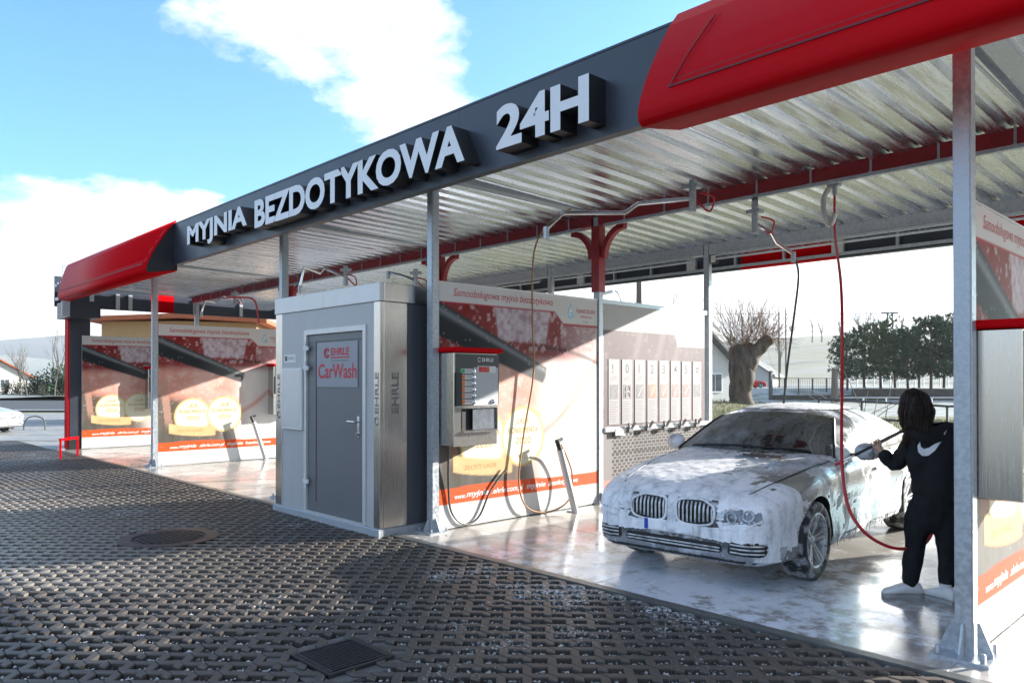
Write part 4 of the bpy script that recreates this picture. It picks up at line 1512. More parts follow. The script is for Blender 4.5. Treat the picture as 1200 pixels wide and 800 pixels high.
MB().bar((-0.1, 0, 0.07), (-0.05, 0, 0.07), 0.03, 0.02).build('bracket', M['galv'], fl)

# red hoop barrier by the end pillar
hb = thing('hoop_barrier', 'low red square hoop barrier in front of the dark end pillar', 'barrier', gnd(88, 16.6))
hb.scale = (.62, .62, .82)
a_, b_ = at(78, 530, 18.2), at(97, 534, 16.4)
u_ = Vector((0, -0.46, 0))
MB().bar((0.45, -0.55, 0), (0.45, -0.55, 0.46), 0.06, 0.06).build('leg', M['red'], hb)
MB().bar((-0.25, 0.15, 0), (-0.25, 0.15, 0.46), 0.06, 0.06).build('leg', M['red'], hb)
MB().bar((0.475, -0.575, 0.49), (-0.275, 0.175, 0.49), 0.06, 0.06).build('crossbar', M['red'], hb)
# ------------------------------------------------------------------ the saloon car
def interp(tab):
    xs_ = np.array([t[0] for t in tab], float)
    ys_ = np.array([t[1] for t in tab], float)
    # monotone cubic (pchip-like)
    h_ = np.diff(xs_)
    dl_ = np.diff(ys_) / h_
    m_ = np.zeros_like(ys_)
    m_[0], m_[-1] = dl_[0], dl_[-1]
    for i in range(1, len(xs_) - 1):
        if dl_[i - 1] * dl_[i] > 0:
            w1, w2 = 2 * h_[i] + h_[i - 1], h_[i] + 2 * h_[i - 1]
            m_[i] = (w1 + w2) / (w1 / dl_[i - 1] + w2 / dl_[i])

    def f(x):
        x = min(max(x, xs_[0]), xs_[-1])
        i = min(max(int(np.searchsorted(xs_, x)) - 1, 0), len(xs_) - 2)
        t = (x - xs_[i]) / h_[i]
        return float((2 * t ** 3 - 3 * t ** 2 + 1) * ys_[i] + (t ** 3 - 2 * t ** 2 + t) * h_[i] * m_[i] + (-2 * t ** 3 + 3 * t ** 2) * ys_[i + 1] + (t ** 3 - t ** 2) * h_[i] * m_[i + 1])
    return f


zt = interp([(0, .66), (.02, .705), (.06, .742), (.14, .785), (.35, .845), (.7, .905), (1.1, .962), (1.42, 1.01), (1.75, 1.19), (2.1, 1.355), (2.35, 1.425), (2.7, 1.462),
             (3.1, 1.45), (3.5, 1.38), (3.9, 1.245), (4.2, 1.135), (4.4, 1.10), (4.7, 1.09), (4.85, 1.05), (4.93, .95), (4.95, .85)])
zb = interp([(0, .30), (.05, .225), (.3, .2), (.7, .19), (4.2, .2), (4.7, .27), (4.95, .42)])
wm = interp([(0, .66), (.03, .72), (.08, .775), (.16, .825), (.3, .872), (.5, .905), (.85, .93), (1.5, .925), (2.5, .922), (3.4, .93), (4.0, .93), (4.5, .885), (4.75, .82), (4.88, .72), (4.95, .6)])
zsh = interp([(0, .60), (.06, .67), (.16, .715), (.4, .775), (.8, .845), (1.3, .915), (1.8, .935), (3, .965), (4, 1.005), (4.6, 1.02), (4.9, .92), (4.95, .82)])
dws = interp([(0, .05), (.3, .06), (.8, .05), (1.4, .055), (2.5, .06), (4, .06), (4.95, .06)])
qq = interp([(0, 1.6), (1.0, 1.7), (1.42, 1.5), (1.9, 2.5), (2.3, 3.2), (3.2, 3.2), (3.8, 2.7), (4.25, 1.8), (4.95, 1.6)])
NV1, NV2 = 12, 16


def car_section(s):
    W_, z0_, z1_, zS = wm(s), zb(s), zt(s), min(zsh(s), zt(s) - 0.01)
    ws = W_ - dws(s)
    low = [(0, z0_), (W_ * 0.5, z0_), (W_ * 0.84, z0_ + 0.005), (W_ * 0.955, z0_ + 0.05), (W_ - 0.012, z0_ + 0.14)]
    zm = 0.5 * (z0_ + 0.14) + 0.5 * zS
    low += [(W_ - 0.02, zm - 0.07), (W_ - 0.004, zm), (W_, zm + 0.06), (W_ - 0.002, zS - 0.09), (W_ - 0.015, zS - 0.04), (W_ - 0.035, zS - 0.012)]
    top = []
    hgt = z1_ - zS
    for k in range(NV2 + 1):
        t = k / NV2 * PI / 2
        q_ = qq(s)
        y = ws * math.cos(t) ** (2 / 2.3)
        z = zS + hgt * math.sin(t) ** (2 / q_)
        top.append((y, z))
    return low + top


def car_grid(stations):
    return [[(y, s, z) for y, z in car_section(s)] for s in stations]


st_ = [0, .008, .02, .04, .065, .1, .14, .19, .25] + list(np.arange(.32, 4.6, .06)) + [4.62, 4.68, 4.74, 4.79, 4.84, 4.88, 4.91, 4.935, 4.95]
G_ = car_grid(st_)


def full_mesh(G):
    m_ = MB()
    n = len(G[0])
    vs, fs = [], []
    ring = 2 * n - 2
    for sec in G:
        vs += sec                                   # right half bottom -> top
        vs += [(-y, s, z) for y, s, z in sec[-2:0:-1]]
    for i in range(len(G) - 1):
        for j in range(ring):
            k = (j + 1) % ring
            fs.append((i * ring + j, i * ring + k, (i + 1) * ring + k, (i + 1) * ring + j))
    fs.append(tuple(range(ring)))
    fs.append(tuple((len(G) - 1) * ring + j for j in range(ring - 1, -1, -1)))
    return m_.add(vs, fs, 0, True)


def carpaint():
    m, nt, b = newmat('soapy silver paint')
    r = foam_mix(nt, b, (0.34, 0.345, 0.355, 1), 2.2, 0.48, 0.66, None, (0.70, 0.72, 0.76))
    rr = ramp(nt, r.outputs[0], [(0.0, (0.16,) * 3), (0.8, (0.7,) * 3)])
    nt.links.new(rr.outputs[0], b.inputs['Roughness'])
    inv = ramp(nt, r.outputs[0], [(0.0, (0.75,) * 3), (0.6, (0.0,) * 3)])
    nt.links.new(inv.outputs[0], b.inputs['Metallic'])
    # vertical runs
    n2 = noise_node(nt, 9.0, 7, 0.7, stretch=(3.2, 3.2, 0.28))
    bp = N(nt, 'ShaderNodeBump', Strength=0.10, Distance=0.01)
    nt.links.new(n2.outputs['Fac'], bp.inputs['Height'])
    nt.links.new(bp.outputs[0], b.inputs['Normal'])
    return m


def foam_mat():
    m, nt, b = newmat('snow foam')
    n = noise_node(nt, 26.0, 8, 0.7)
    ns = noise_node(nt, 4.5, 8, 0.68, stretch=(1.6, 1.6, 0.55))
    ad = N(nt, 'ShaderNodeMath', operation='MULTIPLY_ADD')
    nt.links.new(n.outputs['Fac'], ad.inputs[0])
    ad.inputs[1].default_value = 0.35
    nt.links.new(ns.outputs['Fac'], ad.inputs[2])
    r = ramp(nt, ad.outputs[0], [(0.48, (0.42, 0.43, 0.45)), (0.62, (0.70, 0.71, 0.73)), (0.74, (0.87, 0.87, 0.89))])
    nt.links.new(r.outputs[0], b.inputs['Base Color'])
    b.inputs['Roughness'].default_value = 0.55
    b.inputs['Subsurface Weight'].default_value = 0.0
    n2 = noise_node(nt, 60.0, 8, 0.75)
    bp = N(nt, 'ShaderNodeBump', Strength=0.55, Distance=0.008)
    nt.links.new(n2.outputs['Fac'], bp.inputs['Height'])
    nt.links.new(bp.outputs[0], b.inputs['Normal'])
    return m


def glass_mat():
    m, nt, b = newmat('soapy dark glass')
    n = noise_node(nt, 3.2, 5, 0.6, stretch=(1.6, 1, 0.5))
    ms = near_mask(nt, -0.75, 1.75, 1.35, 1.8, 0.30)
    ad = N(nt, 'ShaderNodeMath', operation='ADD')
    nt.links.new(n.outputs['Fac'], ad.inputs[0])
    nt.links.new(ms, ad.inputs[1])
    r = ramp(nt, ad.outputs[0], [(0.50, (0.012, 0.016, 0.017)), (0.66, (0.09, 0.10, 0.10)), (0.88, (0.30, 0.32, 0.32))])
    nt.links.new(r.outputs[0], b.inputs['Base Color'])
    rr = ramp(nt, ad.outputs[0], [(0.5, (0.04,) * 3), (0.7, (0.5,) * 3)])
    nt.links.new(rr.outputs[0], b.inputs['Roughness'])
    return m


def sideglass_mat():
    m, nt, b = newmat('foam covered side glass')
    foam_mix(nt, b, (0.05, 0.055, 0.06, 1), 5.0, 0.36, 0.56, None, (0.50, 0.51, 0.52))
    b.inputs['Roughness'].default_value = 0.4
    return m


M['carpaint'] = carpaint()
M['foam'] = foam_mat()
M['carglass'] = glass_mat()
M['sideglass'] = sideglass_mat()
M['rim'] = mat('soapy alloy', (0.62, 0.63, 0.64), 0.4, 0.35, col2=(0.28, 0.29, 0.30), scale=18, thr=(0.36, 0.55))
M['arch'] = mat('wheel well', (0.02, 0.02, 0.02), 0.9, var=0.2)

CARH = 0.085
car = thing('saloon_car', 'silver saloon car covered in white washing foam in the wash bay', 'car', (-2.19, 0.14, 0), CARH)
car.scale = (0.965, 0.965, 0.965)
WB0, WB1, WR = 0.88, 3.85, 0.338


def car_body(mt):
    me = full_mesh(G_).mesh('body', mt)
    bm = bmesh.new()
    bm.from_mesh(me)
    bmesh.ops.recalc_face_normals(bm, faces=bm.faces)
    bm.to_mesh(me)
    bm.free()
    o = bpy.data.objects.new('tmp_body', me)
    COL.objects.link(o)
    cut = MB()
    for s in (WB0, WB1):
        for a in (-1, 1):
            n = 36
            r = 0.385
            ring = [(s + r * math.cos(2 * PI * i / n), WR + r * math.sin(2 * PI * i / n)) for i in range(n)]
            cut.prism(ring, 'x', a * 0.66, a * 1.2)
    cm = cut.mesh('cut', M['arch'])
    bm = bmesh.new()
    bm.from_mesh(cm)
    bmesh.ops.recalc_face_normals(bm, faces=bm.faces)
    bm.to_mesh(cm)
    bm.free()
    co = bpy.data.objects.new('tmp_cut', cm)
    COL.objects.link(co)
    md = o.modifiers.new('b', 'BOOLEAN')
    md.operation = 'DIFFERENCE'
    md.solver = 'EXACT'
    md.object = co
    try:
        md.material_mode = 'TRANSFER'
    except Exception:
        pass
    bpy.context.view_layer.update()
    dg = bpy.context.evaluated_depsgraph_get()
    me2 = bpy.data.meshes.new_from_object(o.evaluated_get(dg))
    bpy.data.objects.remove(o)
    bpy.data.objects.remove(co)
    me2.name = 'body'
    me2.set_sharp_from_angle(angle=R(38))
    return me2


body_me = car_body(M['carpaint'])
body = link('body', body_me, car)
_bm = bmesh.new()
full_mesh(G_).mesh('t', M['black'])
_t = full_mesh(G_)
bvh = BVHTree.FromPolygons([Vector(v) for v in _t.v], _t.f)


def decal(name, poly, axis, mt, out=0.004, cuts=3, parent=None, smooth=True, thick=0.0, ring=None):
    """a patch laid on the bodywork: outline in (lateral,z) cast along +s, or in (s,z) cast along -lateral"""
    bm = bmesh.new()
    vs = [bm.verts.new((u, v, 0)) for u, v in poly]
    if ring:
        vi = [bm.verts.new((u, v, 0)) for u, v in ring]
        n = len(vs)
        for i in range(n):
            bm.faces.new((vs[i], vs[(i + 1) % n], vi[(i + 1) % n], vi[i]))
    else:
        bm.faces.new(vs)
    bmesh.ops.triangulate(bm, faces=bm.faces)
    for _ in range(cuts):
        lg = [e for e in bm.edges if e.calc_length() > 0.05]
        if not lg:
            break
        bmesh.ops.subdivide_edges(bm, edges=lg, cuts=1)
        bmesh.ops.triangulate(bm, faces=bm.faces)
    bad = []
    for v in bm.verts:
        u, z = v.co.x, v.co.y
        if axis == 's':
            hit = bvh.ray_cast(Vector((u, -2, z)), Vector((0, 1, 0)))
        else:
            sg = 1 if axis == 'l' else -1
            hit = bvh.ray_cast(Vector((sg * 3, u, z)), Vector((-sg, 0, 0)))
        if hit[0] is None:
            bad.append(v)
            continue
        nn = hit[1]
        d0 = Vector((0, -1, 0)) if axis == 's' else Vector((1 if axis == 'l' else -1, 0, 0))
        if nn.dot(d0) < 0:
            nn = -nn
        v.co = hit[0] + nn * out
    bmesh.ops.delete(bm, geom=bad, context='VERTS')
    bmesh.ops.recalc_face_normals(bm, faces=bm.faces)
    for f in bm.faces:
        f.smooth = smooth
    me = bpy.data.meshes.new(name)
    bm.to_mesh(me)
    bm.free()
    me.materials.append(mt)
    o = link(name, me, parent)
    if thick:
        sd = o.modifiers.new('thickness', 'SOLIDIFY')
        sd.thickness = thick
        sd.offset = 0
    return o


def rounded(poly, r=0.03, n=4):
    out = []
    k = len(poly)
    for i in range(k):
        a, b, c = Vector(poly[i - 1]), Vector(poly[i]), Vector(poly[(i + 1) % k])
        rr = min(r, (a - b).length * 0.45, (c - b).length * 0.45)
        p, q_ = b + (a - b).normalized() * rr, b + (c - b).normalized() * rr
        for t in range(n + 1):
            t = t / n
            out.append(tuple((1 - t) ** 2 * p + 2 * t * (1 - t) * b + t * t * q_))
    return out


def ws_poly(sc_=1.0):
    return [(-.76 * sc_, 1.015), (-.70 * sc_, 1.13), (-.60 * sc_, 1.30), (-.54 * sc_, 1.385), (-.25, 1.418), (0, 1.424), (.25, 1.418), (.54 * sc_, 1.385), (.60 * sc_, 1.30), (.70 * sc_, 1.13), (.76 * sc_, 1.015), (.4, 1.035), (0, 1.042), (-.4, 1.035)]


# windscreen as a grid on the sloping glass between cowl and roof
def windscreen():
    nu, nv = 24, 14
    vs, fs = [], []
    for j in range(nv + 1):
        t = j / nv
        for i in range(nu + 1):
            u = -1 + 2 * i / nu
            half = 0.79 * (1 - t) + 0.585 * t
            s_ = (1.43 + 0.17 * u * u) * (1 - t) + (2.17 + 0.05 * u * u) * t
            x_ = u * half
            hit = bvh.ray_cast(Vector((x_, s_, 3)), Vector((0, 0, -1)))
            vs.append(hit[0] + hit[1] * (0.006 if hit[1].z > 0 else -0.006))
    for j in range(nv):
        for i in range(nu):
            a = j * (nu + 1) + i
            fs.append((a, a + 1, a + nu + 2, a + nu + 1))
    return MB().add(vs, fs, 0, True)


windscreen().build('windscreen', M['carglass'], car, fix=False, sharp=60)
for sg in (-1, 1):
    pts = []
    for k in range(9):
        t = k / 8
        hit = bvh.ray_cast(Vector((sg * (0.815 * (1 - t) + 0.60 * t), (1.60 * (1 - t) + 2.22 * t), 3)), Vector((0, 0, -1)))
        pts.append(hit[0] + Vector((0, -.004, .006)))
    MB().tube(pts, .017, 6).build('pillar_trim', M['black'], car)
for x_a, x_b in ((-.62, .05), (-.05, .62)):
    pts = []
    for k in range(8):
        x_ = x_a + (x_b - x_a) * k / 7
        s_ = 1.50 + 0.02 * k / 7 + 0.1 * x_ * x_
        hit = bvh.ray_cast(Vector((x_, s_, 3)), Vector((0, 0, -1)))
        pts.append(hit[0] + Vector((0, -0.006, 0.016)))
    MB().tube(pts, 0.009, 6).build('wiper', M['rubber'], car)
for side in ('l', 'r'):
    sg = 1 if side == 'l' else -1
    decal('side_window', rounded([(1.98, 1.005), (2.55, 1.395), (2.72, 1.40), (2.74, 1.01)], 0.04), side, M['sideglass'], 0.004, 4, car)
    decal('side_window', rounded([(2.80, 1.012), (2.78, 1.40), (3.15, 1.385), (3.62, 1.235), (3.72, 1.03)], 0.04), side, M['sideglass'], 0.004, 4, car)
    decal('window_surround', rounded([(1.90, .985), (2.50, 1.412), (3.16, 1.405), (3.68, 1.25), (3.80, 1.012)], 0.05), side, M['black'], 0.002, 4, car)
    decal('window_trim', [(1.82, .978), (3.80, 1.012), (3.80, .998), (1.82, .964)], side, M['chrome'], 0.008, 4, car)
    for sa in (1.60, 2.77, 3.66):
        decal('door_gap', [(sa, .30), (sa + .010, .30), (sa + .01 + (.05 if sa > 3 else 0), .93), (sa + (.05 if sa > 3 else 0), .93)], side, M['black'], 0.0025, 3, car)
    decal('door_gap', [(1.6, .285), (3.4, .285), (3.4, .297), (1.6, .297)], side, M['black'], 0.0025, 3, car)
    for sa in (2.52, 3.44):
        hs = bvh.ray_cast(Vector((sg * 3, sa, .83)), Vector((-sg, 0, 0)))[0]
        MB().bar(hs + Vector((sg * .022, -.1, 0)), hs + Vector((sg * .022, .1, .004)), .022, .03).build('door_handle', M['carpaint'], car, bevel=0.006)
    # mirror
    base = bvh.ray_cast(Vector((sg * 3, 1.93, .98)), Vector((-sg, 0, 0)))[0]
    mm = bmesh.new()
    bmesh.ops.create_uvsphere(mm, u_segments=16, v_segments=10, radius=1)
    for v in mm.verts:
        x_, y_, z_ = v.co
        v.co = Vector((base.x + sg * (.165 + .125 * x_ * sg), base.y - .02 + (.075 * y_ if y_ < 0 else .03 * y_) + .02 * sg * x_, base.z + .055 + .085 * z_ * (1 - .15 * sg * x_)))
    for f in mm.faces:
        f.smooth = True
    me = bpy.data.meshes.new('mirror')
    mm.to_mesh(me)
    mm.free()
    me.materials.append(M['carpaint'])
    mir = link('mirror', me, car)
    MB().bar(base + Vector((-sg * .02, 0, .01)), base + Vector((sg * .09, 0, .03)), .05, .03).build('mirror_arm', M['black'], mir)
    gl = MB().lathe([(0, 0), (0.95, 0), (1, -.02)], 20, (0, 0, 0), 'y').build('mirror_glass', M['window'], mir, fix=False)
    gl.location = (base.x + sg * .17, base.y + .012, base.z + .055)
    gl.scale = (.095, .05, .062)

# bonnet shut lines
for sg in (-1, 1):
    for lat, s0, s1, r_, mt_ in (((.60, .80), .20, 1.50, .0055, M['black']),):
        pts = []
        for k in range(16):
            t = k / 15
            hit = bvh.ray_cast(Vector((sg * (lat[0] + (lat[1] - lat[0]) * t ** .7), s0 + (s1 - s0) * t, 3)), Vector((0, 0, -1)))
            pts.append(hit[0] + Vector((0, 0, .004 if mt_ == M['black'] else .002)))
        MB().tube(pts, r_, 6).build('bonnet_gap', mt_, car, fix=False)
# grille: two rounded openings with upright slats
for sg in (-1, 1):
    ko = rounded([(sg * .035, .715), (sg * .045, .525), (sg * .20, .495), (sg * .39, .53), (sg * .415, .665), (sg * .28, .728)], 0.05)
    ki = rounded([(sg * .052, .702), (sg * .062, .540), (sg * .20, .512), (sg * .375, .544), (sg * .397, .658), (sg * .28, .712)], 0.045)
    gg = decal('grille', ki, 's', M['black'], 0.003, 4, car)
    decal('grille_frame', ko, 's', M['foam'], 0.014, 2, gg, thick=0.012, ring=ki)
    for k in range(9):
        u = .075 + .30 * k / 8
        zl, zh = .532 + .02 * max(0, (u - .2) / .12), .700 - .03 * max(0, (u - .29) / .09)
        decal('slat', [(sg * (u - .0075), zl), (sg * (u + .0075), zl), (sg * (u + .0075), zh), (sg * (u - .0075), zh)], 's', M['rim'], 0.014, 3, gg, thick=0.008)
    # headlight
    hl = decal('headlight', rounded([(sg * .47, .555), (sg * .48, .645), (sg * .60, .672), (sg * .80, .70), (sg * .835, .66), (sg * .72, .575), (sg * .58, .55)], 0.025), 's', M['lensglass'], 0.004, 4, car)
    for u, zz in (((.545, .605), (.67, .628)) if sg > 0 else ()):
        decal('lamp_ring', circle(sg * u, zz, .044, 18), 's', M['rim'], 0.010, 1, hl, thick=0.006, ring=circle(sg * u, zz, .032, 18))
    # outer intakes
    decal('outer_intake', rounded([(sg * .50, .315), (sg * .52, .41), (sg * .74, .425), (sg * .80, .385), (sg * .77, .305)], 0.03), 's', M['black'], 0.004, 4, car)
    for zz in (.335, .365, .395):
        decal('intake_bar', [(sg * .53, zz - .006), (sg * .77, zz - .006), (sg * .77, zz + .006), (sg * .53, zz + .006)], 's', M['rim'], 0.012, 4, car, thick=0.006)
decal('lower_intake', rounded([(-.46, .315), (-.45, .385), (0, .39), (.45, .385), (.46, .315), (0, .30)], 0.03), 's', M['black'], 0.004, 4, car)
for zz in (.332, .356):
    decal('intake_bar', [(-.44, zz - .006), (.44, zz - .006), (.44, zz + .005), (-.44, zz + .005)], 's', M['rim'], 0.012, 4, car, thick=0.006)
pl = decal('number_plate', [(-.26, .425), (.26, .425), (.26, .525), (-.26, .525)], 's', M['foam'], 0.02, 3, car, thick=0.006)
decal('plate_band', [(-.257, .43), (-.22, .43), (-.22, .52), (-.257, .52)], 's', mat('plate blue', (0.02, 0.06, 0.40), 0.4, var=0.05), 0.0245, 1, pl)
decal('lip', [(-.70, .245), (.70, .245), (.72, .262), (-.72, .262)], 's', M['black'], 0.006, 4, car)


# wheels
def wheel(parent, s, sg):
    w_ = bpy.data.objects.new('wheel', None)
    COL.objects.link(w_)
    w_.parent = parent
    w_.location = (sg * .80, s, WR)
    w_.rotation_euler = (0, 0, 0 if sg > 0 else PI)
    return w_


ty = MB().lathe([(.235, -.11), (.27, -.12), (.31, -.12), (.332, -.10), (.338, -.05), (.338, .05), (.332, .10), (.31, .12), (.27, .122), (.242, .11)], 48, axis='x').mesh('tyre', M['tyre'])
ri = MB()
ri.lathe([(.243, -.11), (.243, .105), (.236, .115), (.222, .112), (.214, .09), (.21, -.05)], 48, axis='x')
ri.lathe([(0, .075), (.03, .075), (.034, .065), (.06, .06), (.06, .03), (0, .03)], 20, axis='x')
ri.lathe([(.0, -.05), (.212, -.05)], 32, axis='x', mi=1)
for k in range(5):
    for d in (-.13, .13):
        a = 2 * PI * k / 5 + .2
        p = (.055, .05 * math.cos(a + d * 2), .05 * math.sin(a + d * 2))
        q_ = (.094, .222 * math.cos(a + d), .222 * math.sin(a + d))
        ri.bar(p, q_, .024, .03, 0, up=(1, 0, 0))
ri_me = ri.mesh('rim', [M['rim'], M['arch']])
for s_ in (WB0, WB1):
    for sg in (-1, 1):
        w_ = wheel(car, s_, sg)
        if s_ == WB0:
            w_.rotation_euler.z += 0.0
        link('tyre', ty, w_)
        link('rim', ri_me, w_)

# foam lying on the car: thick soap with holes and drips
def foam_cover(s_, y, z):
    """how much foam sits here, -1..1"""
    c = 0.0
    if s_ < 0.55:
        c = 0.34 - 0.10 * max(0, (z - 0.62)) + (0.04 if y < 0.5 else -0.10)
        if z < 0.36:
            c -= 0.18
    elif s_ < 1.5:
        side = y - (-0.15) + 0.55 * (s_ - 0.9)
        c = 0.24 - 0.52 * max(0, side)
        if z < 0.72:
            c = 0.12 - 0.25 * max(0, s_ - .7) if y > 0 else 0.25
    else:
        if z > 1.33:
            c = 0.34
        elif z < 0.93:
            c = -0.13 + (0.1 if s_ > 3.2 else 0) if y > 0 else 0.24
            if z < 0.5:
                c += 0.07
        else:
            c = 0.02
            if s_ > 3.75:
                c = 0.3
    return c


def build_foam():
    stf = np.concatenate([[0, .006, .014, .024], np.arange(.036, .30, .014), np.arange(.30, 1.5, .022), np.arange(1.5, 4.9, .04)])
    secs = []
    for s_ in stf:
        sec = car_section(s_)[3:]
        # resample finely
        P = [np.array(p) for p in sec]
        L = [0]
        for a, b in zip(P[:-1], P[1:]):
            L.append(L[-1] + np.linalg.norm(b - a))
        tt = np.linspace(0, L[-1], 74)
        ys2 = np.interp(tt, L, [p[0] for p in P])
        zs2 = np.interp(tt, L, [p[1] for p in P])
        half = list(zip(ys2, zs2))
        secs.append([(y, s_, z) for y, z in half] + [(-y, s_, z) for y, z in half[-2::-1]])
    n = len(secs[0])
    V = np.array(secs)
    # nose cap filled by a front sheet: shrink the first section
    cap = []
    for k in range(12, 0, -1):
        f = k / 12.0
        row = V[0].copy()
        zc = .47
        row[:, 0] *= (1 - f)
        row[:, 2] = zc + (row[:, 2] - zc) * (1 - f)
        cap.append(row)
    V = np.concatenate([np.array(cap), V])
    ns = len(V)
    dS = np.gradient(V, axis=0)
    dN = np.gradient(V, axis=1)
    NN = np.cross(dS, dN)
    NN /= np.linalg.norm(NN, axis=2, keepdims=True) + 1e-9
    ctr = np.array([0, 2.4, .65])
    flip = np.sum(NN * (V - ctr), axis=2) < 0
    NN[flip] *= -1
    NN[:12] = np.array([0, -1, 0])
    vs, keep = [], np.zeros((ns, n))
    for i in range(ns):
        for j in range(n):
            y, s_, z = V[i, j]
            p = Vector((y, s_, z))
            k_ = noise.fractal(p * 5.5, 0.9, 2.1, 5) * 0.30 + noise.fractal(Vector((y * 13, s_ * 13, z * 3.2)), 0.9, 2.0, 4) * 0.12
            c = foam_cover(s_, y, z) + k_
            # wheel arches
            if abs(y) > .6 and (math.hypot(s_ - WB0, z - WR) < .40 or math.hypot(s_ - WB1, z - WR) < .40):
                c = -1
            # leave glass and grilles readable
            if i < 30 and .515 < z < .712 and .05 < abs(y) < .40:
                c = -1
            if i < 40 and .30 < z < .40 and abs(y) < .78 and k_ < .22:
                c = -1
            if i < 45 and .57 < z < .66 and .46 < y < .76:
                c -= .20
            if 1.42 < s_ < 2.2 and abs(y) < .80 - .28 * (s_ - 1.42) and z > 1.0:
                c -= .9
            if 1.95 < s_ < 3.75 and .99 < z < 1.40:
                c -= .9
            keep[i, j] = c
            th = 0.0015 + 0.010 * min(1, max(0, c * 2.2)) * (0.7 + 0.5 * noise.noise(p * 14)) + 0.002 * min(1, max(0, c * 5)) * noise.noise(p * 38)
            vs.append(p + Vector(NN[i, j]) * max(0.0015, th))
    fs = []
    for i in range(ns - 1):
        for j in range(n - 1):
            if min(keep[i, j], keep[i + 1, j], keep[i, j + 1], keep[i + 1, j + 1]) > -0.02:
                fs.append((i * n + j, i * n + j + 1, (i + 1) * n + j + 1, (i + 1) * n + j))
    me = bpy.data.meshes.new('foam')
    me.from_pydata([tuple(v) for v in vs], [], fs)
    bm = bmesh.new()
    bm.from_mesh(me)
    bmesh.ops.delete(bm, geom=[v for v in bm.verts if not v.link_faces], context='VERTS')
    bmesh.ops.recalc_face_normals(bm, faces=bm.faces)
    # drips along the lower edge of the nose and sills
    for f in bm.faces:
        f.smooth = True
    bm.to_mesh(me)
    bm.free()
    me.materials.append(M['foam'])
    o = kind(link('foam', me, car), 'stuff')
    dr = MB()
    rnd = random.Random(3)
    for k in range(0):
        u = rnd.uniform(-.86, .86)
        hit = bvh.ray_cast(Vector((u, -2, .30)), Vector((0, 1, 0)))
        if hit[0] is None:
            continue
        p = hit[0] + Vector((0, -.004, -.05 + rnd.uniform(-.01, .03)))
        l = rnd.uniform(.004, .020)
        r = rnd.uniform(.004, .009)
        dr.tube([p + Vector((0, 0, .05)), p, p - Vector((0, 0, l * .7)), p - Vector((0, 0, l))], [r * 1.4, r, r * .8, r * .2], 6)
    for k in range(14):
        s_ = rnd.uniform(1.3, 3.4)
        W_ = wm(s_)
        p = Vector((W_ - .03, s_, zb(s_) + .05))
        l = rnd.uniform(.01, .05)
        r = rnd.uniform(.002, .005)
        dr.tube([p + Vector((0.012, 0, .06)), p, p - Vector((0, 0, l * .7)), p - Vector((0, 0, l))], [r, r, r * .8, r * .2], 5)
    kind(dr.build('foam_drip', M['foam'], car, fix=False), 'stuff')


build_foam()


# ------------------------------------------------------------------ the person
def blob(name, chains, mt, vox, disp, parent):
    b = MB()
    for ch in chains:
        P = [Vector(a) for a, r in ch]
        Q, rr = [], []
        for i in range(len(P) - 1):
            for k in range(4):
                t = k / 4
                Q.append(P[i] * (1 - t) + P[i + 1] * t)
                rr.append(ch[i][1] * (1 - t) + ch[i + 1][1] * t)
        Q.append(P[-1])
        rr.append(ch[-1][1])
        b.tube(Q, rr, 16)
        for p, r in ch:
            n = 12
            b.lathe([(r * math.sin(PI * k / 8), -r * math.cos(PI * k / 8)) for k in range(9)], 14, p)
    me = b.mesh(name, mt)
    bm = bmesh.new()
    bm.from_mesh(me)
    bmesh.ops.remove_doubles(bm, verts=bm.verts, dist=1e-5)
    bmesh.ops.recalc_face_normals(bm, faces=bm.faces)
    bm.to_mesh(me)
    bm.free()
    o = bpy.data.objects.new('tmp_blob', me)
    COL.objects.link(o)
    rm = o.modifiers.new('r', 'REMESH')
    rm.mode = 'VOXEL'
    rm.voxel_size = vox
    smo = o.modifiers.new('s', 'SMOOTH')
    smo.iterations = 6
    smo.factor = .5
    bpy.context.view_layer.update()
    dg = bpy.context.evaluated_depsgraph_get()
    me2 = bpy.data.meshes.new_from_object(o.evaluated_get(dg))
    bpy.data.objects.remove(o)
    me2.name = name
    amp, fr, st3 = disp
    for v in me2.vertices:
        p = v.co
        v.co = p + v.normal * (amp * noise.fractal(Vector((p.x * fr * st3[0], p.y * fr * st3[1], p.z * fr * st3[2])), 1.0, 2.0, 3))
    me2.materials.clear()
    me2.materials.append(mt)
    me2.polygons.foreach_set('use_smooth', [True] * len(me2.polygons))
    return link(name, me2, parent)


def skin_mesh(name, joints, edges, mt, sub=2, root=0, disp=None, parent=None):
    me = bpy.data.meshes.new(name)
    me.from_pydata([j[0] for j in joints], edges, [])
    o = bpy.data.objects.new('tmp_skin', me)
    COL.objects.link(o)
    md = o.modifiers.new('skin', 'SKIN')
    md.use_smooth_shade = True
    sv = me.skin_vertices[0].data
    for i, j in enumerate(joints):
        r = j[1]
        sv[i].radius = r if isinstance(r, tuple) else (r, r)
        sv[i].use_root = (i == root)
    sb = o.modifiers.new('sub', 'SUBSURF')
    sb.levels = sb.render_levels = sub
    bpy.context.view_layer.update()
    dg = bpy.context.evaluated_depsgraph_get()
    me2 = bpy.data.meshes.new_from_object(o.evaluated_get(dg))
    bpy.data.objects.remove(o)
    me2.name = name
    if disp:
        amp, fr, st3 = disp
        for v in me2.vertices:
            p = v.co
            d = noise.fractal(Vector((p.x * fr * st3[0], p.y * fr * st3[1], p.z * fr * st3[2])), 1.0, 2.0, 3)
            v.co = p + v.normal * (d * amp)
    me2.materials.clear()
    me2.materials.append(mt)
    me2.polygons.foreach_set('use_smooth', [True] * len(me2.polygons))
    return link(name, me2, parent)


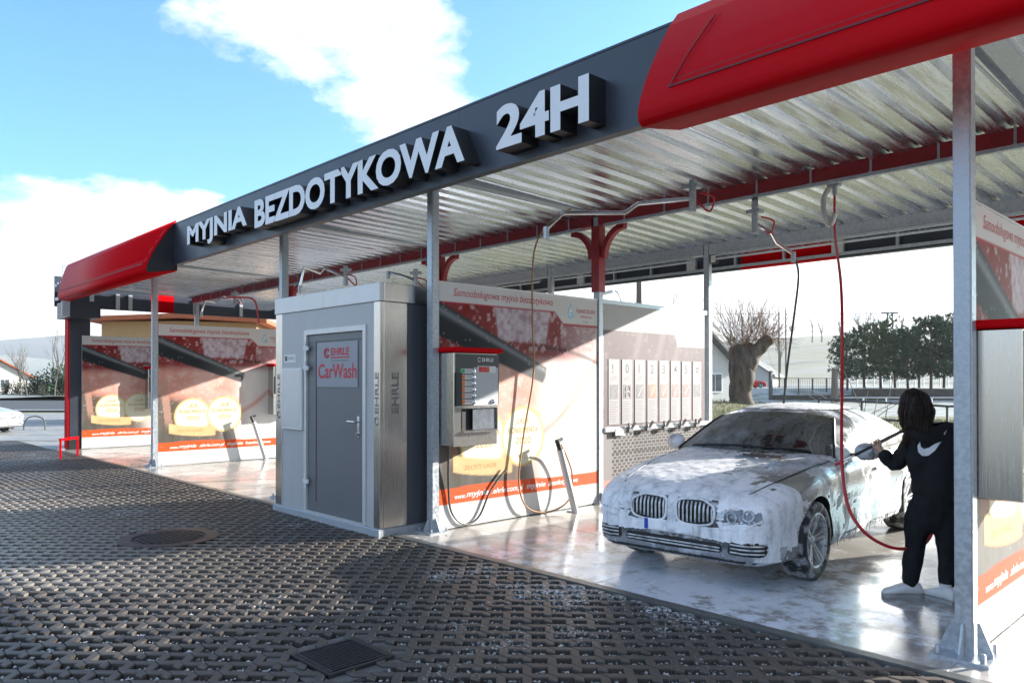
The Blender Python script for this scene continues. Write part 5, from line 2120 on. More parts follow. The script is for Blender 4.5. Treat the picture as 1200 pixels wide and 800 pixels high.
PD = 5.75
base = gnd(1083, PD)
person = thing('person', 'person in black hoodie and sweatpants with long dark hair spraying the car with a lance', 'person', base)


def pj(px, py, dd=0.0):
    return at(px, py, PD + dd) - base


# joints: pixel position and depth offset (positive = farther from the camera)
pel = pj(1093, 588, .0)
J = dict(pelvis=pel, waist=pj(1094, 560, .01), chest=pj(1091, 528, .03), neck=pj(1084, 497, .06), headb=pj(1076, 492, .08), head=pj(1070, 476, .10), crown=pj(1069, 464, .10),
         shl=pj(1066, 512, .10), ell=pj(1048, 543, .22), wrl=pj(1031, 520, .26), shr=pj(1111, 499, .0), elr=pj(1136, 513, -.02), wrr=pj(1116, 528, .20),
         hl=pj(1079, 592, .05), kl=pj(1070, 640, .08), al=pj(1065, 684, .06), hr=pj(1107, 592, -.04), kr=pj(1110, 642, -.02), ar=pj(1107, 690, -.08))
names = list(J)
ix = {k: i for i, k in enumerate(names)}
RAD = dict(pelvis=(.13, .10), waist=(.115, .085), chest=(.14, .10), neck=.05, headb=.058, head=(.078, .09), crown=(.06, .07), shl=.055, ell=.04, wrl=.026, shr=.055, elr=.04, wrr=.026,
           hl=.08, kl=.055, al=.037, hr=.08, kr=.055, ar=.037)
E_ = [('pelvis', 'waist'), ('waist', 'chest'), ('chest', 'neck'), ('neck', 'headb'), ('headb', 'head'), ('head', 'crown'), ('chest', 'shl'), ('shl', 'ell'), ('ell', 'wrl'),
      ('chest', 'shr'), ('shr', 'elr'), ('elr', 'wrr'), ('pelvis', 'hl'), ('hl', 'kl'), ('kl', 'al'), ('pelvis', 'hr'), ('hr', 'kr'), ('kr', 'ar')]
joints = [(tuple(J[k]), RAD[k]) for k in names]
edges = [(ix[a], ix[b]) for a, b in E_]
# left hand gripping the lance: palm and fingers curled round it
lance_a, lance_b = pj(1060, 497, .20), pj(985, 535, .42)
ld = (lance_b - lance_a).normalized()
hp = pj(1027, 513.5, .285)
hp = lance_a + ld * ld.dot(hp - lance_a)                 # point on the lance axis
palm = hp + Vector((0, 0, -.022)) + (-FW) * .012
i0 = len(joints)
joints.append((tuple(palm), (.03, .024)))
edges.append((ix['wrl'], i0))
side = ld.cross(Vector((0, 0, 1))).normalized()
if side.dot(FW) > 0:
    side = -side                                          # towards the camera
upv = side.cross(ld)
if upv.z < 0:
    upv = -upv
for k, ln in enumerate((.9, 1.0, .95, .8)):
    b0 = hp + ld * (-.030 + .020 * k)
    ch = [b0 + side * .026 + upv * -.010, b0 + side * .024 + upv * .016, b0 + side * .004 + upv * .028 * ln, b0 - side * .016 * ln + upv * .018]
    pr = i0
    for m_, c in enumerate(ch):
        joints.append((tuple(c), .0092 - .001 * m_))
        edges.append((pr, len(joints) - 1))
        pr = len(joints) - 1
pr = i0
for c, r in ((hp - side * .02 - upv * .012 + ld * -.02, .011), (hp - side * .026 + upv * .008 + ld * -.005, .0095), (hp - side * .012 + upv * .024 + ld * .012, .008)):
    joints.append((tuple(c), r))
    edges.append((pr, len(joints) - 1))
    pr = len(joints) - 1
# right hand held in front of the chest, fingers lightly curled
i1 = len(joints)
wr = J['wrr']
dr_ = (wr - J['elr']).normalized()
joints.append((tuple(wr + dr_ * .05), (.03, .02)))
edges.append((ix['wrr'], i1))
for k in range(5):
    off = RT * (-.03 + .015 * k) if k < 4 else Vector((0, 0, .04))
    c1, c2, c3 = wr + dr_ * .10 + off, wr + dr_ * .13 + off + FW * .015, wr + dr_ * .135 + off + FW * .04
    pr = i1
    for c in (c1, c2, c3):
        joints.append((tuple(c), .0088))
        edges.append((pr, len(joints) - 1))
        pr = len(joints) - 1
bodyp = skin_mesh('body', joints, edges, M['skin'], 2, ix['pelvis'], None, person)
# hoodie
HJ = [(J['pelvis'] + Vector((0, 0, .02)), (.165, .135)), (J['waist'], (.165, .135)), (J['waist'] * .5 + J['chest'] * .5, (.17, .14)), (J['chest'], (.18, .14)), (J['neck'] + Vector((0, 0, -.02)), (.085, .085)),
      (J['shl'], .092), (J['shl'] * .5 + J['ell'] * .5, .082), (J['ell'], .072), (J['ell'] * .4 + J['wrl'] * .6, .056), (J['wrl'] * .93 + J['ell'] * .07, .036),
      (J['shr'], .092), (J['shr'] * .5 + J['elr'] * .5, .082), (J['elr'], .072), (J['elr'] * .4 + J['wrr'] * .6, .056), (J['wrr'] * .93 + J['elr'] * .07, .036)]
skin_mesh('hoodie', [(tuple(a), r) for a, r in HJ], [(0, 1), (1, 2), (2, 3), (3, 4), (3, 5), (5, 6), (6, 7), (7, 8), (8, 9), (3, 10), (10, 11), (11, 12), (12, 13), (13, 14)], M['hoodie'], 3, 0,
          (.022, 7, (1.2, 1.2, .55)), person)
# lowered hood behind the neck
hd_ = MB()
TJ = [(J['pelvis'] + Vector((0, 0, .03)), (.15, .125)), (J['hl'], (.100, .105)), (J['hl'] * .5 + J['kl'] * .5, .088), (J['kl'], .073), (J['kl'] * .5 + J['al'] * .5, .064), (J['kl'] * .22 + J['al'] * .78, .056), (J['kl'] * .1 + J['al'] * .9 + Vector((0, 0, .03)), .043),
      (J['hr'], (.100, .105)), (J['hr'] * .5 + J['kr'] * .5, .088), (J['kr'], .073), (J['kr'] * .5 + J['ar'] * .5, .064), (J['kr'] * .22 + J['ar'] * .78, .056), (J['kr'] * .1 + J['ar'] * .9 + Vector((0, 0, .03)), .043)]
TJ = [(a, r if not isinstance(r, tuple) else r[0]) for a, r in TJ]
blob('sweatpants', [TJ[0:1] + TJ[1:7], TJ[0:1] + TJ[7:13], [(J['pelvis'] + Vector((0, 0, .10)), .125), (J['pelvis'], .14), (J['pelvis'] - Vector((0, 0, .05)), .13)]], M['trousers'], .012, (.020, 7, (1.2, 1.2, .6)), person)
# hair: cap and long fall
hb_, hc_ = J['head'], J['crown']
leftw = (J['wrl'] - J['shl']).normalized()
HR = [(hc_ + Vector((0, 0, -.004)) + RT * .015 - FW * .01, .106), (hb_ - FW * .012 + RT * .014 + Vector((0, 0, .0)), .128), (hb_ - FW * .02 + RT * .01 + Vector((0, 0, -.07)), .112), (J['neck'] - FW * .03 - RT * .045 + Vector((0, 0, -.01)), .078),
      (J['neck'] - RT * .10 + Vector((0, 0, -.07)) + FW * .03, (.055, .05)), (J['neck'] - RT * .145 + Vector((0, 0, -.17)) + FW * .06, (.035, .03)), (J['neck'] - RT * .155 + Vector((0, 0, -.26)) + FW * .08, (.015, .012))]
HR = [(a, r[0] if isinstance(r, tuple) else r) for a, r in HR]
blob('hair', [[(hc_ + Vector((0, 0, .05)) + RT * .01 - FW * .01, .05)] + HR], M['hair'], .010, (.012, 24, (1, 1, .10)), person)
strand = MB()
hair_o = [c for c in person.children if c.name.startswith('hair')][0]
hv = [(v.co.copy(), v.normal.copy()) for v in hair_o.data.vertices]
hv = [(p, n_) for p, n_ in hv if p.z > J['neck'].z - .02 and n_.dot(-FW) > -.5]
rs = random.Random(5)
hair_bvh = BVHTree.FromPolygons([v.co.copy() for v in hair_o.data.vertices], [tuple(p.vertices) for p in hair_o.data.polygons])
for k in range(170):
    p, n_ = rs.choice(hv)
    pts = [p + n_ * .003]
    drift = -RT * rs.uniform(.0, .35) + FW * rs.uniform(-.1, .15)
    for m_ in range(rs.choice((4, 5, 7, 9))):
        q_ = pts[-1] + (Vector((0, 0, -1)) + drift).normalized() * .024
        loc_, nn_, _, dist_ = hair_bvh.find_nearest(q_)
        if loc_ is not None and dist_ < .05 and m_ < 6:
            q_ = loc_ + nn_ * rs.uniform(.002, .007)
        pts.append(q_)
    strand.tube(pts, .0035, 4, caps=False, r1=.0012)
kind(strand.build('hair_strand', M['strand'], hair_o, fix=False), 'stuff')
hr_ = MB()
hr_.tube(catmull([J['neck'] + RT * .11 - FW * .0 + Vector((0, 0, .0)), J['neck'] + RT * .07 - FW * .10 + Vector((0, 0, -.035)), J['neck'] - FW * .135 + Vector((0, 0, -.06)), J['neck'] - RT * .08 - FW * .10 + Vector((0, 0, -.045)), J['neck'] - RT * .12 + Vector((0, 0, -.01))], 6), .042, 12)
hr_.build('hood', M['hoodie'], person, fix=False)
# face features (turned away towards the car)
fdir = (FW * .55 - RT * .8).normalized()
fc = hb_ + fdir * .082
MB().tube([fc + Vector((0, 0, .012)), fc + fdir * .022 + Vector((0, 0, -.016)), fc + Vector((0, 0, -.022))], [.007, .012, .009], 8).build('nose', M['skin'], person)
sdv = fdir.cross(Vector((0, 0, 1)))
for a in (-1, 1):
    ey = MB().lathe([(0, .008), (.007, .004), (.009, -.002)], 10).build('eye', M['white'], person, fix=False)
    ey.location = fc + sdv * a * .032 + Vector((0, 0, .012)) - fdir * .008
MB().tube([fc + sdv * -.024 + Vector((0, 0, -.048)) - fdir * .006, fc + Vector((0, 0, -.05)) + fdir * .002, fc + sdv * .024 + Vector((0, 0, -.048)) - fdir * .006], .005, 6).build('mouth', M['signred'], person)


# shoes
def shoe(ank, toe_dir, nm='shoe'):
    toe_dir = toe_dir.normalized()
    sd_ = toe_dir.cross(Vector((0, 0, 1)))
    vs, fs = [], []
    secs = [(-.085, .030, .075), (-.07, .036, .095), (-.03, .038, .105), (.02, .040, .098), (.07, .044, .082), (.12, .048, .064), (.165, .044, .052), (.19, .030, .040), (.20, .012, .030)]
    nseg = 12
    a0 = Vector((ank.x, ank.y, 0))
    secs = [(t, wd * 1.12, hg * 1.22) for t, wd, hg in secs]
    for t, wd, hg in secs:
        for k in range(nseg):
            u = 2 * PI * k / nseg
            x_ = math.cos(u)
            z_ = math.sin(u)
            vs.append(a0 + toe_dir * t + sd_ * (wd * (abs(x_) ** .7) * (1 if x_ > 0 else -1)) + Vector((0, 0, .024 + (hg - .024) * .5 * (1 + (abs(z_) ** .8) * (1 if z_ > 0 else -1)))))
    for i in range(len(secs) - 1):
        for k in range(nseg):
            fs.append((i * nseg + k, i * nseg + (k + 1) % nseg, (i + 1) * nseg + (k + 1) % nseg, (i + 1) * nseg + k))
    fs.append(tuple(range(nseg)))
    fs.append(tuple((len(secs) - 1) * nseg + k for k in range(nseg - 1, -1, -1)))
    o = MB().add(vs, fs, 0, True).build(nm, M['shoe'], person, sharp=60)
    out = [a0 + toe_dir * t + sd_ * (wd + .006) for t, wd, hg in secs] + [a0 + toe_dir * t - sd_ * (wd + .006) for t, wd, hg in secs[::-1]]
    n = len(out)
    b = MB()
    b.add([v + Vector((0, 0, .002)) for v in out] + [v + Vector((0, 0, .030)) for v in out], [tuple(range(n)), tuple(range(n, 2 * n))] + [(i, (i + 1) % n, n + (i + 1) % n, n + i) for i in range(n)])
    b.build('sole', M['sole'], o)
    MB().tube([a0 + Vector((0, 0, .07)), a0 + Vector((0, 0, .14))], .043, 12).build('sock', M['white'], o)
    lc = MB()
    for k in range(4):
        t = .035 + .022 * k
        hz_ = .098 - .012 * k
        lc.tube([a0 + toe_dir * t + sd_ * .03 + Vector((0, 0, hz_ - .012)), a0 + toe_dir * t + Vector((0, 0, hz_ + .001)), a0 + toe_dir * t - sd_ * .03 + Vector((0, 0, hz_ - .012))], .004, 5)
    lc.build('lace', M['white'], o)
    return o


shoe(J['al'], -RT * 1.0 + FW * .12)
shoe(J['ar'], -RT * .36 + FW * .80)
# white curved tick on the back, laid on the cloth
hood = [c for c in person.children if c.name.startswith('hoodie')][0]
hb_bvh = BVHTree.FromPolygons([v.co.copy() for v in hood.data.vertices], [tuple(p.vertices) for p in hood.data.polygons])
tick_up = [(1109, 497), (1102, 506), (1095, 513.5), (1088, 518), (1082, 519.5), (1078.5, 517), (1077.5, 511)]
tick_lo = [(1074.5, 516), (1075.5, 523), (1080, 527.5), (1087, 527.5), (1095, 521.5), (1103, 510)]
poly = [Vector((x_, y_)) for x_, y_ in tick_up + tick_lo]
bm = bmesh.new()
bm.faces.new([bm.verts.new((p.x, p.y, 0)) for p in poly])
bmesh.ops.triangulate(bm, faces=bm.faces)
for _ in range(3):
    bmesh.ops.subdivide_edges(bm, edges=[e for e in bm.edges if e.calc_length() > 4], cuts=1)
    bmesh.ops.triangulate(bm, faces=bm.faces)
for v in bm.verts:
    o_ = Vector((CX, CY, CZ)) - base
    tgt = at(v.co.x, v.co.y, PD) - base
    hit = hb_bvh.ray_cast(o_, (tgt - o_).normalized())
    v.co = (hit[0] if hit[0] is not None else tgt) - FW * .004
me = bpy.data.meshes.new('back_emblem')
bm.to_mesh(me)
bm.free()
me.materials.append(M['white'])
eo = link('back_emblem', me, hood)
sd = eo.modifiers.new('thickness', 'SOLIDIFY')
sd.thickness = .002
sd.offset = 0

# the lance and its red hose
lw = thing('spray_lance', 'long spray lance with wooden grip held by the person beside the car mirror', 'spray lance', base)
MB().tube([lance_a, lance_a + ld * .20], .014, 10).build('grip', M['wood'], lw)
MB().tube([lance_a + ld * .20, lance_a + ld * .42], .012, 10).build('sleeve', M['rubber'], lw)
MB().tube([lance_a + ld * .42, lance_b], .007, 8).build('tube', M['chrome'], lw)
MB().tube([lance_b, lance_b + ld * .05], .012, 8).build('nozzle', M['hose_red'], lw)
hang = Vector((-1.98, YM - 0.02, 3.7))
hose('bright red hose hanging from the roof beside the car and looping to the person', [hang, hang + Vector((0.0, 0, -.5)), at(986, 330, 6.65), at(987, 420, 6.4), at(986, 500, 6.1), at(987, 545, 5.95), at(993, 585, 5.85), at(1008, 612, 5.8), at(1030, 629, 5.78),
      at(1056, 636, 5.80), at(1085, 628, 5.98), at(1098, 590, 6.02), at(1092, 545, 6.0), at(1075, 520, 5.98), at(1060, 500, 5.96)], .013, M['hose_red'], 10, 'pressure_hose')
sw = thing('hose_swivel', 'hose swivel under the roof where the bright red hose hangs', 'hose swivel', hang + Vector((0, 0, .0)))
MB().box(-.06, .06, -.05, .03, -.02, .05).tube([(0, 0, .02), (0, 0, -.1)], .025, 8).build('joint', M['galv'], sw)
MB().tube(catmull([(-.04, 0, 0), (-.1, -.03, -.12), (-.09, -.05, -.3), (-.04, -.03, -.42), (0.0, 0, -.3)], 6), .028, 8).build('loop', M['alu'], sw)
# ------------------------------------------------------------------ what lies behind and beside
def bank_z(x, y):
    d = (Vector((x - CX, y - CY, 0))).dot(FW)
    l = (Vector((x - CX, y - CY, 0))).dot(RT)
    z = -0.055
    # grassy mound under the old willow
    z += 1.0 * math.exp(-(((l - 6.2) / 5.0) ** 2 + ((d - 24.5) / 3.4) ** 2))
    z += 0.22 * math.exp(-(((l - 16) / 9.0) ** 2 + ((d - 27) / 4.0) ** 2))
    z += 0.05 * noise.noise(Vector((x * .6, y * .6, 0))) * min(1, max(0, (d - 13) / 4))
    return z


def patch(name, l0, l1, d0, d1, nl, nd, fz, mt):
    """a piece of ground given along and across the view axis"""
    vs, fs = [], []
    for j in range(nd + 1):
        for i in range(nl + 1):
            t = i / nl
            d = d0 + (d1 - d0) * j / nd
            l = l0 + (l1 - l0) * t
            p = Vector((CX, CY, 0)) + FW * d + RT * l
            vs.append((p.x, p.y, fz(p.x, p.y)))
    for j in range(nd):
        for i in range(nl):
            a = j * (nl + 1) + i
            fs.append((a, a + 1, a + nl + 2, a + nl + 1))
    me = bpy.data.meshes.new(name)
    me.from_pydata(vs, [], fs)
    me.polygons.foreach_set('use_smooth', [True] * len(fs))
    me.materials.append(mt)
    return kind(link(name, me), 'structure')


def xypatch(name, x0, x1, y0, y1, z, mt):
    return gridmesh(name, x0, x1, y0, y1, 1, 1, lambda x, y: z, mt)


patch('grass_bank', -6, 34, 12.5, 36, 60, 46, lambda x, y: bank_z(x, y) if y > 7.45 else -0.075, M['grass_bank'])
patch('frosty_verge', -4, 60, 36.2, 58, 20, 8, lambda x, y: -0.05, M['snow'])
def yard_z(x, y):
    t = min(1, max(0, (Vector((x - CX, y - CY, 0)).dot(FW) - 58.2) / 8))
    return -0.04 + 1.04 * t * t * (3 - 2 * t)


patch('snowy_yard', -4, 60, 58.2, 135, 20, 24, yard_z, M['snow'])
# paved lot, road and verge on the left
xypatch('paved_lot', -44, -24.0, -30, 30, -0.05, M['lot'])
xypatch('side_lot', -24.0, XP - 0.55, -0.4, 30, -0.052, M['lot'])
patch('road', -60, -10, 43, 66, 4, 4, lambda x, y: -0.035, M['asphalt'])
patch('verge', -75, -12, 66.2, 84, 20, 6, lambda x, y: -0.03 + 0.55 * (0.5 + 0.5 * noise.noise(Vector((x * .12, y * .12, 3)))), M['snow'])
ln_ = patch('road_kerb', -60, -10, 42.4, 42.95, 4, 1, lambda x, y: 0.03, M['alu'])
# lines of paving on the lot
for k in range(9):
    dd = 21.5 + 2.3 * k
    patch('lot_line', -30, -11.0, dd, dd + 0.22, 1, 1, lambda x, y: -0.045, M['snow'])


def hill(name, mt, px0, px1, d, prof, depth, n=40):
    """a ridge: outline heights (px,py) at distance d, sloping down to both sides"""
    f = interp(prof)
    vs, fs = [], []
    rows = [(-.75, 0.0), (-.5, .32), (-.25, .68), (0, 1.0), (.4, .7), (1.0, 0.0)]
    for r, hgt in rows:
        for i in range(n + 1):
            px = px0 + (px1 - px0) * i / n
            p = gnd(px, d)
            z = max(0.2, (440 - f(px)) / FPX * d + CZ)
            q_ = p + FW * depth * r
            vs.append((q_.x, q_.y, -1 + (z + 1) * hgt + z * .03 * noise.noise(Vector((px * .05, r * 3, 1)))))
    for j in range(len(rows) - 1):
        for i in range(n):
            a = j * (n + 1) + i
            fs.append((a, a + 1, a + n + 2, a + n + 1))
    me = bpy.data.meshes.new(name)
    me.from_pydata(vs, [], fs)
    me.polygons.foreach_set('use_smooth', [True] * len(fs))
    me.materials.append(mt)
    return kind(link(name, me), 'structure')


hill('field_hill', M['field'], 560, 1400, 420, [(560, 432), (700, 412), (820, 396), (900, 390), (990, 386), (1100, 384), (1200, 386), (1400, 400)], 380)
hill('wooded_hill', M['mountain'], -500, 420, 2600, [(-500, 425), (-200, 418), (-60, 408), (0, 399), (25, 392), (50, 388), (70, 386), (95, 389), (140, 394), (220, 402), (300, 418), (420, 434)], 1800)
hill('pale_slope', M['snow'], -500, 420, 900, [(-500, 430), (-100, 418), (0, 409), (30, 413), (60, 417), (110, 422), (200, 424), (420, 436)], 700)


def branch_tree(nm, label, base_, height, mt, rnd, trunk_r, levels=4, spread=.5, group=None, cat='tree', twigs=3, lean=(0, 0)):
    t = thing(nm, label, cat, base_, 0, group)
    tb, cb = MB(), MB()

    def grow(p, d, ln, r, lv):
        n = 3
        pts = [p]
        dd = Vector(d)
        for k in range(n):
            dd = (dd + Vector((rnd.uniform(-.16, .16), rnd.uniform(-.16, .16), rnd.uniform(-.02, .12)))).normalized()
            pts.append(pts[-1] + dd * ln / n)
        (tb if lv <= 1 else cb).tube(pts, r, 6 if lv < 2 else 3, caps=False, r1=r * .6)
        if lv >= levels:
            return
        for k in range(twigs if lv else twigs + 2):
            i = rnd.choice((1, 2, 3)) if lv else rnd.choice((2, 3))
            nd = (dd + Vector((rnd.uniform(-1, 1), rnd.uniform(-1, 1), rnd.uniform(-.15, .55))) * spread).normalized()
            grow(pts[i], nd, ln * rnd.uniform(.55, .8), r * .5, lv + 1)
    grow(Vector((0, 0, -.1)), Vector((lean[0], lean[1], 1)), height * .42, trunk_r, 0)
    tb.build('trunk', mt, t, fix=False)
    cb.build('crown', mt, t, fix=False)
    return t


rnd = random.Random(11)
# old pollard willow
wb = gnd(869, 24.5, .95)
wl = thing('pollard_willow', 'old pollarded willow with thick gnarled trunk and bristling shoots behind the car', 'tree', wb)
tk = MB()
def off(px, py, dz=0.0):
    v = at(px, py, 24.5 + dz) - wb
    return v
tk.tube(catmull([off(868, 474), off(867, 452), off(870, 430), off(868, 412), off(862, 398)], 5), [.74, .54, .43, .38, .36, .35, .35, .35, .36, .37, .38, .38, .37, .36, .34, .32, .30, .28, .25, .20, .12], 14)
tk.tube(catmull([off(873, 425), off(882, 410), off(892, 398), off(903, 390)], 5), [.34, .33, .31, .29, .27, .25, .24, .23, .22, .22, .21, .21, .20, .19, .18, .12], 12)
tk.tube(catmull([off(871, 425, .5), off(874, 408, .5), off(880, 396, .5)], 5), [.32, .31, .30, .28, .27, .25, .24, .22, .21, .20, .14], 10)
for v_i, v in enumerate(tk.v):
    p = Vector(v)
    d = noise.fractal(Vector((p.x * 6.5, p.y * 6.5, p.z * 1.3)), 1, 2, 3) * .085 + noise.noise(p * 2.0) * .07
    tk.v[v_i] = tuple(p + Vector((p.x, p.y, 0)).normalized() * d)
tk.build('trunk', M['bark'], wl, fix=False, sharp=80)
cb = MB()
for k in range(420):
    if k < 170:
        o_ = off(rnd.uniform(854, 878), rnd.uniform(392, 403), rnd.uniform(-.4, .5))
        ang = rnd.gauss(-.30, .52)
        ln = rnd.uniform(.8, 2.3)
    elif k < 300:
        o_ = off(rnd.uniform(890, 910), rnd.uniform(384, 396), rnd.uniform(-.3, .5))
        ang = rnd.gauss(.45, .9)
        ln = rnd.uniform(.4, 1.5)
    else:
        o_ = off(rnd.uniform(868, 896), rnd.uniform(388, 402), rnd.uniform(-.2, .6))
        ang = rnd.gauss(0.15, .7)
        ln = rnd.uniform(.6, 2.0)
    dv = (RT * math.sin(ang) + Vector((0, 0, 1)) * math.cos(ang) + FW * rnd.gauss(0, .35)).normalized()
    p1 = o_ + dv * ln * .5 + RT * rnd.gauss(0, .04)
    p2 = p1 + (dv + Vector((0, 0, .12)) + RT * rnd.gauss(0, .12)).normalized() * ln * .5
    cb.tube([o_, p1, p2], .0055, 3, caps=False, r1=.0028)
    if rnd.random() < .6:
        cb.tube([p1, p1 + (dv + RT * rnd.gauss(0, .4)).normalized() * ln * .35], .006, 3, caps=False, r1=.003)
cb.build('crown', M['twig'], wl, fix=False)
# pale cut branches lying by the fence
pile = MB()
for k in range(26):
    p = at(1010 + rnd.gauss(10, 16), 474 + rnd.gauss(0, 4), 21)
    p.z = bank_z(p.x, p.y) + rnd.uniform(.02, .35)
    d = (RT * rnd.gauss(-.6, .6) + FW * rnd.gauss(0, .5) + Vector((0, 0, rnd.uniform(.05, .75)))).normalized()
    ln = rnd.uniform(.8, 2.0)
    pile.tube([p, p + d * ln * .5 + Vector((0, 0, .05)), p + d * ln], .016, 4, caps=False, r1=.006)
kind(pile.build('brushwood', M['branch_pale'], None, fix=False), 'stuff')
bpy.data.objects['brushwood']['label'] = 'pale cut branches lying on the grass behind the car'

# pines
def pine_mesh(seed, mt):
    r_ = random.Random(seed)
    tb, cb = MB(), MB()
    hgt = 1.0
    tb.tube(catmull([(0, 0, -.02), (.01, 0, .3), (-.01, .01, .6), (0, 0, .95)], 3), .026, 7, caps=False, r1=.006)
    for k in range(60):
        z = .20 + .76 * (k / 60) ** .95
        a = r_.uniform(0, 2 * PI)
        rad = (.42 * (1 - ((z - .45) / .62) ** 2) ** .5 if abs(z - .45) < .6 else .05) * r_.uniform(.6, 1.1)
        tip = Vector((math.cos(a) * rad, math.sin(a) * rad, z + r_.uniform(-.01, .07)))
        root = Vector((0, 0, z - .06))
        tb.tube([root, root * .5 + tip * .5 + Vector((0, 0, -.012)), tip], .007, 3, caps=False, r1=.002)
        for m_ in range(11):
            t = r_.uniform(.25, 1.05)
            c = root + (tip - root) * t + Vector((r_.gauss(0, .03), r_.gauss(0, .03), r_.gauss(0, .022)))
            for q2 in range(9):
                d = Vector((r_.gauss(0, 1), r_.gauss(0, 1), r_.gauss(.45, .8))).normalized()
                s_ = d.cross(Vector((r_.gauss(0, 1), r_.gauss(0, 1), r_.gauss(0, 1)))).normalized()
                l = r_.uniform(.03, .065)
                cb.add([c - s_ * .009, c + s_ * .009, c + d * l], [(0, 1, 2)])
    # spiky leaders
    for k in range(14):
        a = r_.uniform(0, 2 * PI)
        p = Vector((math.cos(a) * r_.uniform(0, .17), math.sin(a) * r_.uniform(0, .17), r_.uniform(.84, .96)))
        for q2 in range(16):
            d = Vector((r_.gauss(0, .6), r_.gauss(0, .6), 1)).normalized()
            s_ = d.cross(Vector((1, .3, 0))).normalized()
            cb.add([p - s_ * .004, p + s_ * .004, p + Vector((0, 0, .09 * q2 / 16)) + d * .06], [(0, 1, 2)])
    return tb.mesh('trunk', M['bark']), cb.mesh('crown', mt)


pms = [pine_mesh(5, M['pine_a']), pine_mesh(6, M['pine_b']), pine_mesh(8, M['pine_a'])]
pines = [(993, 64, 5.0, 0, 'small dark pine at the left end of the pine row'), (1013, 70, 5.6, 1, 'second pine of the row behind the low dark wall, olive crown'),
         (1032, 67, 5.4, 1, 'olive pine of the row right of the red hose'), (1049, 72, 5.8, 1, 'olive pine straight above the hooded head, in front of the power pylon'),
         (1064, 66, 5.3, 0, 'dark pine of the row above and left of the hooded head'), (1077, 70, 6.0, 2, 'tall dark pine above the hooded head'),
         (1091, 66, 5.8, 2, 'dark pine of the row above the right shoulder'), (1106, 69, 6.2, 0, 'tallest spiky pine of the row left of the galvanised post'),
         (1119, 66, 5.9, 2, 'pine of the row just left of the thick galvanised post'), (1136, 68, 6.0, 0, 'pine of the row hidden behind the thick galvanised post')]
for px, d, hg, v_, lb in pines:
    t = thing('pine_tree', lb, 'tree', gnd(px, d, .95), rnd.uniform(0, 6), 'row of pines behind the wash')
    link('trunk', pms[v_][0], t)
    link('crown', pms[v_][1], t)
    hg *= rnd.uniform(.86, 1.12)
    t.scale = (hg * rnd.uniform(.74, .92), hg * rnd.uniform(.74, .92), hg)
# low wall under the pines
lwall = thing('low_wall', 'low dark stone wall running in front of the pine row', 'wall', gnd(985, 60))
for k in range(14):
    a, b = gnd(903 + 24 * k, 60) - lwall.location, gnd(903 + 24 * (k + 1) - .6, 60) - lwall.location
    MB().bar(a + Vector((0, 0, .25 + (.25 if k > 3 else 0))), b + Vector((0, 0, .25 + (.25 if k > 3 else 0))), .4, .55 + (.5 if k > 3 else 0)).build('wall_section', M['wallstone'], lwall)
# railing fence: posts and wires
def fence_row(label, px0, px1, d0, d1, n, hgt, zb_, rails=2, w_=.06, group=None, mesh=False, mt=None, zfun=None):
    mt = mt or M['fence']
    t = thing('wire_fence' if mesh else 'rail_fence', label, 'fence', gnd(px0, d0, zb_), 0, group)
    pts = [gnd(px0 + (px1 - px0) * i / n, d0 + (d1 - d0) * i / n, zb_) - t.location for i in range(n + 1)]
    if zfun:
        pts = [Vector((p.x, p.y, zfun((p + t.location).x, (p + t.location).y) - zb_)) for p in pts]
    for p in pts:
        MB().box(p.x - w_ / 2, p.x + w_ / 2, p.y - w_ / 2, p.y + w_ / 2, p.z, p.z + hgt).build('fence_post', mt, t)
    for k in range(rails):
        z = hgt * (1 - k / max(1, rails))
        MB().tube([p + Vector((0, 0, z - .03)) for p in pts], .022 if mesh else .035, 5).build('rail', mt, t, fix=False)
    if mesh:
        ms = MB()
        L = (pts[-1] - pts[0]).length
        m_ = int(L / .22)
        for i in range(m_):
            p = pts[0] + (pts[-1] - pts[0]) * i / m_
            ms.bar(p + Vector((0, 0, .1)), p + Vector((0, 0, hgt - .05)), .012, .012)
        kind(ms.build('infill_wire', mt, t, fix=False), 'stuff')
    return t


fence_row('dark barred fence beyond the willow and the red car', 903, 985, 62, 64, 5, 1.35, .55, 2, .09, None, True)
fence_row('white picket fence behind the pine trunks', 985, 1140, 92, 92, 16, 1.5, .95, 3, .14, None, False, M['white'])
fence_row('long pale guard rail above the frosty verge', 985, 1145, 44, 44, 6, .62, .1, 1, .07, None, False, M['alu'])
fence_row('low fence posts and wire crossing the grass behind the person', 960, 1160, 21, 21, 4, .95, .1, 2, .055, None, False, M['fence'], lambda x, y: bank_z(x, y))
# gate post, poles and wires
gp = thing('gate_post', 'dark gate post at the end of the barred fence', 'post', gnd(903, 60))
MB().box(-.12, .12, -.12, .12, 0, 2.35).build('shaft', M['fence'], gp, bevel=.02)
MB().box(-.16, .16, -.16, .16, 2.352, 2.43).build('cap', M['fence'], gp)


def pole(px, py_top, d, label, r=.12, arm=0.0):
    t = thing('utility_pole', label, 'pole', gnd(px, d), 0, 'wooden poles behind the wash')
    h_ = CZ + (440 - py_top) / FPX * d
    MB().tube([(0, 0, 0), (0, 0, h_)], r, 8, r1=r * .7).build('shaft', M['wood'], t)
    if arm:
        MB().bar(RT * -arm + Vector((0, 0, h_ - .3)), RT * arm + Vector((0, 0, h_ - .3)), .1, .12).build('crossarm', M['wood'], t)
        for s_ in (-1, 0, 1):
            MB().tube([RT * arm * .85 * s_ + Vector((0, 0, h_ - .24)), RT * arm * .85 * s_ + Vector((0, 0, h_ - .02))], .05, 6).build('insulator', M['white'], t)
    return t


